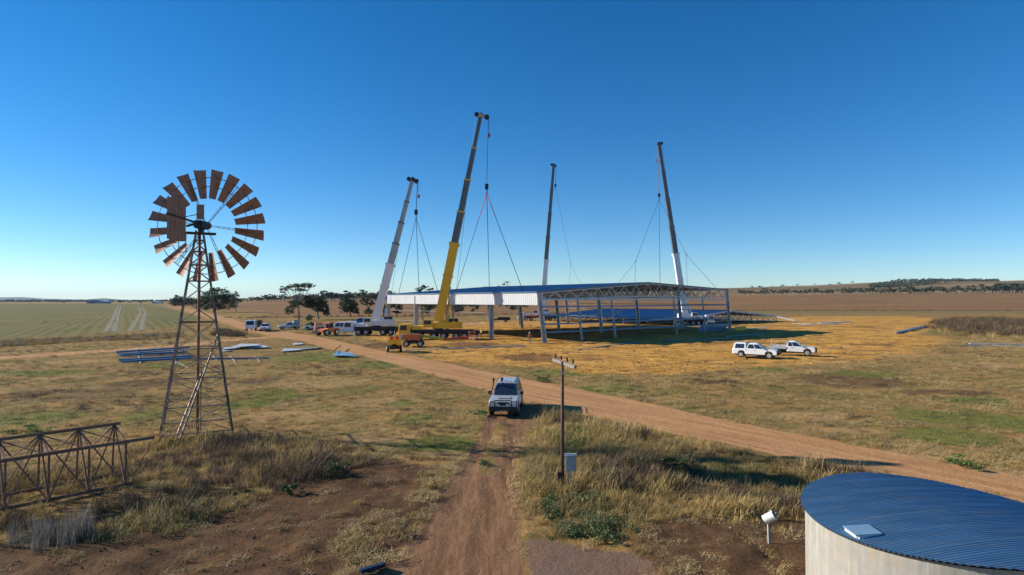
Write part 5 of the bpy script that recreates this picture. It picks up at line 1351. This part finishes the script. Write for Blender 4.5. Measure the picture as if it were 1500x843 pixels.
def tree(name, label, base, clumps, leafm, barkm, tw=.35, dens=1., group=None, D=None, fork=.35, cat='tree', bare=0):
    rnd = random.Random(label)
    if D is None: b = gp(*base); b.z = hz(b.x, b.y)
    else:
        b = at(base[0], base[1], D); b.z = hz(b.x, b.y)
    D = b.y; px = D / F
    rt = thing(name, label, cat, b, 0, group)
    v, f = [], []; mb = MB(); cs = []
    for cx, cy, rx, ry in clumps:
        c = at(cx, cy, D) - b; c.y = rnd.uniform(-.5, .5) * rx * px; cs.append((c, rx * px, ry * px))
    top = max(c.z for c, _, _ in cs); fk = Vector((sum(c.x for c, _, _ in cs) / len(cs) * .25, 0, top * fork))
    mb.path([Vector((0, 0, -.3)), fk * .5 + Vector((rnd.uniform(-.2, .2), 0, 0)), fk], tw, tw * .75, 7)
    for c, rx, rz_ in cs:
        m = fk.lerp(c, .5) + Vector((rnd.uniform(-.4, .4), rnd.uniform(-.4, .4), rz_ * .25)); mb.path([fk, m, c], tw * .55, tw * .18, 5)
        for _ in range(4):
            e = c + Vector((rnd.uniform(-.7, .7) * rx, rnd.uniform(-.7, .7) * rx, rnd.uniform(-.2, .75) * rz_)); mb.path([m.lerp(c, rnd.uniform(.2, .9)), e], tw * .18, tw * .06, 4)
        n = int(dens * max(60, 42 * (rx / px) * (rz_ / px) * .5))
        leaves(v, f, c, rx, rx * .9, rz_, min(n, 2600), max(.16, .75 * px), rnd)
    for _ in range(bare):
        e = fk + Vector((rnd.uniform(-.6, .6) * top * .6, rnd.uniform(-1, 1), rnd.uniform(.5, .75) * top)); mb.path([fk, fk.lerp(e, .5) + Vector((0, 0, .5)), e], tw * .3, tw * .06, 4)
    mb.build('trunk', barkm, rt)
    me = bpy.data.meshes.new('crown'); me.from_pydata(v, [], f); me.materials.append(M(leafm)); o = bpy.data.objects.new('crown', me); COL.objects.link(o); o.parent = rt
    return rt

G1 = 'trees behind the windmill'
tree('bushy_tree', 'broad dense green tree behind the windmill, largest of the clump', (313, 457.5), [(296, 444, 11, 9), (306, 434, 13, 9), (322, 432, 13, 9), (335, 438, 11, 10), (327, 446, 16, 9), (309, 447, 12, 9), (315, 425, 7, 4)], 'leaf_green', 'bark', .45, 1.5, G1, fork=.2)
tree('eucalyptus', 'thin grey green gum at the right end of the windmill clump', (346, 458), [(345, 436, 6, 5), (350, 443, 4, 5), (340, 446, 5, 5), (344, 430, 5, 3)], 'leaf_olive', 'pale_bark', .25, .8, G1, bare=3)
tree('bushy_tree', 'rounded green bush tree left of the windmill tower, beside the dirt road', (262, 449), [(255, 441, 7, 5), (264, 438, 8, 6), (273, 441, 8, 6), (262, 445, 12, 4), (283, 442, 8, 6)], 'leaf_green', 'bark', .4, 1.4, G1, fork=.2)
G2 = 'gum trees behind the parked vehicles'
tree('umbrella_tree', 'flat topped umbrella tree with a pale crown held above bare limbs', (438, 469), [(419, 423, 8, 4), (431, 419.5, 11, 4.5), (446, 418.5, 11, 4), (456, 418.5, 6, 3), (414, 428, 5, 3), (440, 425, 10, 3), (424, 455, 8, 7), (432, 446, 9, 6)], 'leaf_olive', 'pale_bark', .32, 1.1, G2, fork=.45, bare=4)
tree('leaning_tree', 'dark dense tree leaning left, directly right of the umbrella tree', (467, 468), [(440, 436, 12, 5), (455, 438, 15, 7), (466, 442, 12, 9), (472, 451, 9, 9), (456, 447, 12, 6), (436, 443, 10, 5), (478, 458, 5, 7)], 'leaf_dark', 'pale_bark', .42, 1.5, G2, fork=.35)
tree('gum_tree', 'dark gum with a tapering crown between the leaning tree and white crane', (513, 463), [(505, 437, 7, 4), (511, 442, 10, 6), (506, 452, 8, 7), (518, 450, 8, 8), (521, 456, 6, 5), (502, 446, 6, 4)], 'leaf_dark', 'bark', .32, 1.4, G2)
tree('gum_tree', 'slim olive gum standing just left of the white crane boom', (541, 464), [(535, 437, 7, 5), (540, 444, 9, 5), (540, 456, 7, 5), (546, 434, 7, 4), (531, 442, 5, 5)], 'leaf_olive', 'bark', .26, 1.2, G2)
tree('gum_tree', 'dark gum seen close behind the white crane boom', (562, 464), [(556, 436, 8, 6), (561, 445, 8, 7), (566, 455, 6, 6)], 'leaf_dark', 'bark', .3, 1.2, G2)
tree('gum_tree', 'tree seen under the far end of the white fascia, left of the pale column', (581, 464), [(578, 446, 8, 6), (585, 452, 6, 5), (580, 458, 6, 4)], 'leaf_dark', 'bark', .28, 1.2, G2)
tree('gum_tree', 'gum rising above the blue roof edge, left of the yellow boom', (627, 464), [(613, 425, 6, 4), (622, 421, 6, 3.5), (630, 424, 5, 3), (618, 446, 8, 6), (632, 448, 9, 7), (625, 455, 8, 5)], 'leaf_dark', 'pale_bark', .3, 1.2, G2)
tree('gum_tree', 'dense gum seen under the fascia just right of the yellow boom', (672, 461), [(668, 446, 9, 6), (676, 444, 8, 6), (672, 454, 9, 5)], 'leaf_dark', 'bark', .3, 1.3, G2)
tree('gum_tree', 'small gum under the fascia, midway between the yellow boom and the thick column', (694, 459), [(690, 446, 6, 4), (697, 450, 5, 5), (694, 455, 5, 3)], 'leaf_olive', 'bark', .22, 1.2, G2)
tree('gum_tree', 'spreading gum seen under the fascia near the far truck', (747, 459), [(737, 446, 8, 4), (748, 444, 8, 4), (760, 445, 8, 4), (752, 451, 8, 4), (768, 447, 6, 4)], 'leaf_olive', 'pale_bark', .3, 1.1, G2)
tree('bare_tree', 'sparse leafless gum poking above the blue roof right of the yellow boom', (741, 458), [(738, 416, 5, 2.2), (744, 414, 4, 2), (730, 419, 4, 1.6)], 'leaf_olive', 'pale_bark', .25, .35, G2, bare=6, fork=.55)
tree('round_bush', 'dark round bush at the foot of the leaning tree', (452, 471), [(452, 466, 6, 5)], 'leaf_green', 'bark', .15, 1.4, None, fork=.3, cat='bush')
tree('round_bush', 'grey green mound bush behind the ute with a yellow load', (453, 484), [(452, 479, 8, 5), (459, 477, 6, 5)], 'weed_green', 'bark', .12, 1.4, None, fork=.3, cat='bush')

# near weeds one can pick out singly
def bush(label, px, py, w, h, m, n=420, group='green weeds in the dry grass'):
    b = gp(px, py); b.z = hz(b.x, b.y); rt = thing('weed_bush', label, 'weed', b, 0, group); rnd = random.Random(label); v, f = [], []
    for k in range(5):
        a = rnd.uniform(0, 6.28); c = Vector((math.cos(a) * w * .3, math.sin(a) * w * .3, h * rnd.uniform(.3, .55))); leaves(v, f, c, w * .38, w * .34, h * .45, n // 5, .032 + .0006 * b.y, rnd)
    me = bpy.data.meshes.new('foliage'); me.from_pydata(v, [], f); me.materials.append(M(m)); o = bpy.data.objects.new('foliage', me); COL.objects.link(o); o.parent = rt
    mb = MB()
    for k in range(7): a = rnd.uniform(0, 6.28); mb.tube((0, 0, -.05), (math.cos(a) * w * .3, math.sin(a) * w * .3, h * .6), .012, .006, 4)
    tag(mb.build('stems', 'dead_brown', rt), kind='stuff')
bush('bright green weed on the pale verge across the road, right edge', 1410, 683, 1.5, .45, 'weed_bright', 600)
bush('dark green weed tucked into the dry grass right of the power pole', 975, 688, 1.6, .6, 'leaf_green', 800)
bush('dark green weed at the edge of the brown weeds left of the track', 500, 698, 1.2, .5, 'leaf_green', 600)
bush('tall dark weed by the brown weeds, nearest the bare soil', 425, 722, .9, .5, 'leaf_green', 500)
bush('low green weed in the middle of the two wheel ruts', 706, 681, .6, .22, 'weed_green', 300)
bush('bright green weed patch in grass at far left below the beams', 44, 634, 1.8, .35, 'weed_bright', 600)
bush('green weed beside the left wheel rut near the parked wagon', 702, 610, 1.0, .4, 'weed_green', 500)
bush('green weed at the foot of the windmill tower', 322, 646, .7, .3, 'weed_green', 400)
bush('leafy green weed on the verge between road and sand, behind the pole', 790, 558, 1.8, .6, 'weed_green', 600)

# far trees in rows: four kinds, shared meshes
def far_proto(k):
    rnd = random.Random(900 + k); v, f = [], []; h = 8.
    for j in range(5 + k % 2):
        c = Vector((rnd.uniform(-3.2, 3.2), rnd.uniform(-2, 2), h * rnd.uniform(.42, .8))); leaves(v, f, c, rnd.uniform(2, 3.2), 2.4, rnd.uniform(1.2, 2.2), 75, .62, rnd)
    cm = bpy.data.meshes.new('crown'); cm.from_pydata(v, [], f); cm.materials.append(M(('leaf_dark', 'leaf_olive', 'leaf_dark', 'leaf_olive')[k]))
    mb = MB(); mb.path([(0, 0, -1), (.2, 0, 2.2), (.1, .1, 4.5)], .35, .2, 5); mb.tube((.2, 0, 2.2), (2, .5, 5), .2, .1, 5); mb.tube((.2, 0, 2.2), (-2, -.5, 5), .2, .1, 5)
    t = mb.build('trunk', 'pale_bark' if k % 2 else 'bark'); tm = t.data; bpy.data.objects.remove(t)
    return cm, tm
FP = [far_proto(k) for k in range(4)]
def far_tree(x, y, s, label, group, sx=1.):
    k = random.randrange(4); z = hz(x, y)
    rt = thing('far_tree', label, 'tree', (x, y, z), random.uniform(0, 6.28), group); rt.scale = (s * sx, s * sx, s)
    for nm, me in (('crown', FP[k][0]), ('trunk', FP[k][1])):
        o = bpy.data.objects.new(nm, me); COL.objects.link(o); o.parent = rt
random.seed(5)
def row(px0, px1, D0, D1, n, s0, s1, label, group, sx=1.3, jit=20):
    for i in range(n):
        u = (i + random.uniform(.1, .9)) / n; px = px0 + (px1 - px0) * u; D = D0 + (D1 - D0) * u + random.uniform(-jit, jit)
        far_tree((px - CX) / F * D, D, random.uniform(s0, s1), label, group, random.uniform(1, sx))
row(1082, 1222, 1010, 1010, 26, .85, 1.5, 'tree in the loose row along the top of the brown field, right of the shed', 'tree row right of the shed')
row(1232, 1500, 1010, 1000, 48, .85, 1.7, 'tree in the long row along the top of the brown field, far right', 'tree row at far right')
row(1452, 1500, 1030, 1030, 10, 1.8, 2.4, 'tall tree in the dark clump at the right edge of the horizon', 'tall trees at the right edge', 1.6)
row(470, 570, 760, 900, 22, 1.2, 1.9, 'dark tree on the rise above the field, behind the gum trees', 'trees on the rise behind the gums')
row(376, 420, 860, 860, 7, .9, 1.5, 'tree on the rise between the windmill and the umbrella tree', 'trees left of the umbrella tree')
row(640, 1075, 960, 1000, 26, .6, 1.1, 'tree on the far side of the field, seen through the shed', 'trees seen through the shed')
row(1085, 1260, 2100, 2200, 9, .8, 1.4, 'tiny tree on the bare hillside right of the shed', 'tiny trees on the hillside', 1.5, 200)
row(1290, 1470, 1300, 1500, 16, 1.0, 1.6, 'tree on the slope between the field row and the far wood', 'trees on the far slope', 1.5, 150)
# the wood on the hill and the treeline of the plain: beyond counting
def wood(name, pts, n, ls, smin, smax, m='leaf_dark'):
    rnd = random.Random(name); v, f = [], []
    for i in range(n):
        u = rnd.random() * (len(pts) - 1); k = int(u); a, b = pts[k], pts[k + 1]; t = u - k
        D = a[1] + (b[1] - a[1]) * t + rnd.uniform(-1, 1) * (a[2] + (b[2] - a[2]) * t); px = a[0] + (b[0] - a[0]) * t
        x = (px - CX) / F * D; h = rnd.uniform(smin, smax); c = Vector((x, D, hz(x, D) + h * .45)); leaves(v, f, c, h * .9, h * .7, h * .5, 34, ls, rnd)
    me = bpy.data.meshes.new(name); me.from_pydata(v, [], f); me.materials.append(M(m)); o = bpy.data.objects.new(name, me); COL.objects.link(o); tag(o, kind='stuff')
wood('far_wood', [(1275, 1900, 120), (1330, 2050, 260), (1400, 2350, 300), (1462, 2550, 160)], 620, 2.0, 7, 12)
wood('far_treeline', [(-60, 2600, 300), (40, 2500, 300), (120, 2700, 200), (235, 2600, 200), (330, 2300, 200)], 520, 2.6, 6, 11)
wood('far_treeline', [(340, 1250, 60), (420, 1200, 60), (560, 1150, 60)], 90, 1.4, 5, 9)
for px, D, s in ((94, 1230, .9), (176, 1300, .7), (190, 1320, .6), (205, 1250, .7)): far_tree((px - CX) / F * D, D, s, 'lone low tree on the far edge of the green paddock', 'lone trees beyond the paddock', 1.6)

# ------------------------------------------------------------------ far farm buildings
mat('far_shed_blue', (.16, .25, .34), .5, var=.1, scale=.2)
mat('far_shed_white', (.62, .64, .66), .5, var=.05, scale=.2)
def far_shed(label, px, D, w, d, h, m, rm, doors=2):
    p = at(px, 445, D); z = hz(p.x, p.y); rt = thing('farm_shed', label, 'shed', (p.x, p.y, z), R(-12), 'distant farm sheds')
    mb = MB(); mb.box((0, 0, h / 2), (w, d, h)); mb.build('wall', m, rt)
    mb = MB(); mb.prism([(-w / 2 - .4, h), (w / 2 + .4, h), (w / 2 + .4, h + .15), (0, h + w * .12), (-w / 2 - .4, h + .15)], [(-d / 2 - .3, 1), (d / 2 + .3, 1)]); mb.build('roof', rm, rt)
    for i in range(doors):
        mb = MB(); mb.box((-w / 2 + w * (i + .5) / doors, -d / 2 - .03, h * .4), (w / doors * .6, .06, h * .8)); mb.build('door', 'boom_dark', rt)
far_shed('large blue grey farm shed on the left horizon', 140, 1240, 16, 12, 6.5, 'far_shed_blue', 'far_shed_blue', 3)
far_shed('long low blue grey shed right of the large one on the left horizon', 154, 1225, 20, 10, 4.5, 'far_shed_blue', 'far_shed_white', 4)
far_shed('small blue grey shed left of the large one on the left horizon', 131, 1235, 7, 8, 4, 'far_shed_blue', 'far_shed_blue', 1)
far_shed('white shed on the far end of the dirt road, left of the bush tree', 229, 1180, 13, 8, 3.4, 'far_shed_white', 'far_shed_white', 2)
far_shed('low grey shed just right of the white one at the far road end', 236, 1190, 6, 6, 2.6, 'far_shed_blue', 'far_shed_white', 1)

# ------------------------------------------------------------------ stacks and scraps of building material
def beam(label, a, b, w=.18, h=.28, m='purlin_blue', name='steel_beam', group=None, z=.0, cat='beam', n=1):
    p, q = gp(*a), gp(*b); p.z = hz(p.x, p.y) + h / 2 + z; q.z = hz(q.x, q.y) + h / 2 + z
    mb = MB(); d = q - p; s = Vector((d.y, -d.x, 0)).normalized()
    mb.bar((0, 0, h / 2 - .02), d + Vector((0, 0, h / 2 - .02)), w, .04); mb.bar((0, 0, -h / 2 + .02), d + Vector((0, 0, -h / 2 + .02)), w, .04); mb.bar((0, 0, 0), d, .03, h - .06)
    return tag(mb.build(name, m, loc=p), label, cat, group)
gb = 'blue beams laid out left of the windmill'
for i, (a, b, lb) in enumerate((((170, 518), (278, 511.5), 'blue steel beam left of the windmill, the rearmost of the row'), ((176, 524), (275, 518), 'blue steel beam left of the windmill, second from the back'), ((174, 530.5), (284, 525), 'blue steel beam left of the windmill, third from the back'), ((178, 533), (282, 528), 'blue steel beam left of the windmill, nearest of the row'), ((172, 521), (268, 514.5), 'thin blue steel beam squeezed behind the second of the row'))):
    beam(lb, a, b, .42, .24 if i != 4 else .16, 'purlin_blue', 'steel_beam', gb, .12)
for i, px in enumerate((206, 258)):
    beam(('short white bearer under the left part of the blue beams', 'short white bearer under the right part of the blue beams')[i], (px, 534), (px - 6, 511), .1, .1, 'galv_white', 'bearer', 'bearers under the blue beams', 0, 'bearer')
beam('long thin blue rail lying right of the windmill legs', (285, 527.5), (394, 525.5), .14, .2, 'purlin_blue', 'steel_beam', None)
for i, (a, b) in enumerate((((337, 522), (346, 533)), ((372, 521), (382, 532)), ((312, 522), (318, 529)), ((258, 531), (276, 540)))):
    beam(('pale timber batten crossing the blue rail, middle one', 'pale timber batten crossing the blue rail, right one', 'pale timber batten crossing the blue rail, nearest the windmill', 'pale timber batten at the end of the blue beams behind the windmill')[i], a, b, .09, .08, 'stick', 'batten', 'battens on the blue rail', 0, 'batten')
def sheet(label, pts, m='cladding_white', z=.1, group=None, h=.05, name='roofing_sheet'):
    P = [gp(*p) for p in pts]; o = P[0].copy(); o.z = hz(o.x, o.y)
    lo, hi = [], []
    for i, p in enumerate(P): q = Vector((p.x - o.x, p.y - o.y, z + .08 * math.sin(i * 2.1))); lo.append(q); hi.append(q + Vector((0, 0, h)))
    mb = MB(); mb.loft([lo, hi]); return tag(mb.build(name, m, loc=o), label, 'sheet', group)
gs = 'white sheets stacked right of the windmill'
sheet('white sheet in the pile right of the windmill, the left end', [(325, 514), (352, 512), (356, 509), (330, 510.5)], z=.15, group=gs)
sheet('white sheet in the pile right of the windmill, topmost with a ragged edge', [(338, 513), (376, 511.5), (380, 507.5), (352, 508)], z=.38, group=gs)
sheet('white sheet in the pile right of the windmill, the pointed right end', [(362, 512), (394, 511), (385, 507), (366, 507)], z=.12, group=gs)
sheet('white offcut lying in front of the white sheet pile', [(324, 516), (338, 515.5), (340, 513.8), (326, 514)], z=.06, group=gs)
sheet('grey roofing sheets in a low stack beside the road, left one', [(412, 517), (440, 515.5), (446, 512), (416, 512.5)], 'galv_white', .15)
sheet('narrow grey sheet lying at the end of the low grey stack', [(438, 514.5), (470, 511.5), (468, 510), (440, 511.8)], 'galv_steel', .12)
sheet('small white scrap sheet on the grass by the road bend', [(430, 507), (445, 506), (442, 503.5), (429, 504)], 'cladding_white', .12)
sheet('pale blue sheet slumped on the green verge with a stick beside it', [(486, 524), (500, 524.5), (524, 524.5), (515, 520.5), (496, 517.5), (490, 520)], 'box_blue', .2)
beam('dark pole leaning over the pale blue sheet', (488, 521), (500, 511), .08, .08, 'dark_wood', 'timber_pole', None, .5, 'pole')
gg = 'blue purlins scattered on the sand'
beam('blue purlin lying on the sand below the near corner column', (847, 513), (937, 502), .3, .15, 'purlin_blue', 'purlin', gg, 0, 'purlin')
beam('blue purlin lying in the shed shadow under the gable', (976, 500), (1066, 497), .35, .18, 'purlin_blue', 'purlin', gg, 0, 'purlin')
beam('blue purlin lying in shadow just right of the corner column', (1064, 494), (1117, 491.5), .35, .18, 'purlin_blue', 'purlin', gg, 0, 'purlin')
for i in range(4):
    beam(('bundled blue purlin inside the right gable, rearmost', 'bundled blue purlin inside the right gable, third from front', 'bundled blue purlin inside the right gable, second from front', 'bundled blue purlin inside the right gable, nearest')[i], (1026 - i, 480 + i * 2), (1066 - 2 * i, 479 + i * 2), .4, .5, 'purlin_blue', 'purlin', 'bundled blue purlins in the gable', 0, 'purlin')
beam('yellow spreader beam on the sand right of the corner column', (1077, 484.5), (1093, 483.5), .5, .9, 'yellow_paint', 'spreader_beam', None)
beam('long pale steel channel on the sand beside the road, left length', (592, 513.5), (682, 510.5), .22, .15, 'galv_white', 'steel_channel', 'pale channels on the sand')
beam('long pale steel channel on the sand beside the road, right length', (684, 510.5), (770, 508), .22, .15, 'galv_white', 'steel_channel', 'pale channels on the sand')
gw = 'white beams laid out on the right of the sand'
for i, (a, b) in enumerate((((1136, 464), (1166, 470.5)), ((1162, 474.5), (1188, 475.5)), ((1176, 477), (1232, 474)), ((1200, 474), (1246, 471.5)))):
    beam(('white steel beam leading from the grounded roof', 'white steel beam at the near end of the beam row', 'long white steel beam in the middle of the beam row', 'white steel beam farthest right in the beam row')[i], a, b, 1.1, .16, 'cladding_white', 'steel_beam', gw)
beam('white steel beam lying just right of the corner column', (1092, 482.5), (1124, 481), .8, .16, 'galv_white', 'steel_beam', gw)
for i in range(3):
    p, q = gp(1312 + i * 3, 489.5 - i * .8), gp(1354 + i * 2, 480 - i * .5); p.z = hz(p.x, p.y) + .25; q.z = hz(q.x, q.y) + .25
    mb = MB(); mb.tube((0, 0, 0), q - p, .2, n=10); tag(mb.build('steel_pipe', 'galv_steel', loc=p), ('grey pipe in the bundle near the brown scrub, front one', 'grey pipe in the bundle near the brown scrub, middle one', 'grey pipe in the bundle near the brown scrub, rear one')[i], 'pipe', 'grey pipes near the scrub')
beam('long white beam lying in the grass at the right edge', (1413, 506.5), (1520, 509), .7, .12, 'cladding_white', 'steel_beam', None)
beam('second white beam lying behind the first in the grass at the right edge', (1420, 504), (1515, 505.5), .6, .12, 'cladding_white', 'steel_beam', None)
def channel():
    for i, (a, b, lb) in enumerate((((538, 846), (563, 833), 'dark blue plastic channel at the bottom edge of the track, right piece'), ((528, 850), (556, 837), 'dark blue plastic channel at the bottom edge of the track, left piece'))):
        beam(lb, a, b, .12, .1, 'dark_blue_plastic', 'plastic_channel', 'plastic channels by the track', .03, 'channel')
channel()
# sticks, offcuts and clods near the camera
random.seed(21)
def stick(px, py, L, a, label, r=.012):
    b = gp(px, py); b.z = hz(b.x, b.y) + .04; d = Vector((math.cos(a), math.sin(a), .02)) * L
    mb = MB(); mb.path([(0, 0, 0), d * .5 + Vector((0, .04, .05)), d], r, r * .5, 5); tag(mb.build('stick', 'stick', loc=b), label, 'stick', 'dry sticks on the ground')
stick(134, 802, 1.0, 2.1, 'pale bent stick on the bare soil below the brown weeds', .016)
stick(634, 732, .9, .9, 'dry forked stick on the left edge of the track', .014)
stick(600, 738, .8, -.3, 'thin dry stick beside the forked one on the track edge')
stick(352, 745, .9, 2.5, 'pale stick pointing out of the weeds over the soil', .014)
stick(470, 668, 1.6, -.5, 'long pale stick lying across the brown weeds', .014)
def post():
    b = gp(297, 668); b.z = hz(b.x, b.y); mb = MB(); mb.tube((0, 0, -.1), (0, 0, .62), .032, n=8); tag(mb.build('wooden_post', 'old_wood', loc=b, smooth=True), 'short weathered post standing in front of the windmill', 'post')
post()
def lumps(name, mats, px, py, test, smin, smax, tries, share, seed, dark):
    g = np.random.default_rng(seed); P = [gp(a, b) for a, b in zip(g.uniform(*px, tries), py[0] + (py[1] - py[0]) * g.random(tries) ** .85)]
    x = np.array([p.x for p in P]); y = np.array([p.y for p in P]); zz = zones(x, y); k = g.random(tries) < zz[test] * share + .01
    z = height(x, y, zz); rnd = random.Random(seed); mb = MB()
    for i in np.nonzero(k)[0]:
        b = Vector((x[i], y[i], z[i])); s_ = rnd.uniform(smin, smax) * (1.7 if rnd.random() < .1 else 1); mb.m = 1 if rnd.random() < dark else 0
        e = [Vector((rnd.uniform(.6, 1.4) * math.cos(t * 1.2566), rnd.uniform(.6, 1.2) * math.sin(t * 1.2566), -.1)) * s_ for t in range(5)]
        mb.add([b + q for q in e] + [b + Vector((rnd.uniform(-.3, .3) * s_, 0, s_ * rnd.uniform(.4, .8)))], [(0, 1, 5), (1, 2, 5), (2, 3, 5), (3, 4, 5), (4, 0, 5)])
    tag(mb.build(name, mats), kind='stuff')
mat('sand_lump', (.50, .27, .055), .95, var=.3, scale=2)
mat('clod', (.12, .070, .042), .95, var=.4, scale=8)
lumps('soil_clods', ['clod', 'stick'], (-20, 1190), (690, 850), 'soil', .010, .04, 3600, .6, 3, .06)
lumps('sand_clods', ['sand_lump', 'clod'], (560, 1400), (466, 552), 'sand', .05, .15, 8000, .6, 8, .38)

# ------------------------------------------------------------------ air
def haze():
    mb = MB(); mb.box((0, 0, 85), (30000, 30000, 190))
    o = mb.build('haze', [])
    m = bpy.data.materials.new('air'); m.use_nodes = True; nt = m.node_tree; nt.nodes.clear()
    out = nn(nt, 'ShaderNodeOutputMaterial'); v = nn(nt, 'ShaderNodeVolumePrincipled')
    v.inputs['Color'].default_value = (.50, .68, .95, 1); v.inputs['Density'].default_value = 3.2e-5; v.inputs['Anisotropy'].default_value = .1
    nt.links.new(v.outputs[0], out.inputs['Volume']); o.data.materials.append(m); tag(o, kind='stuff')
haze()
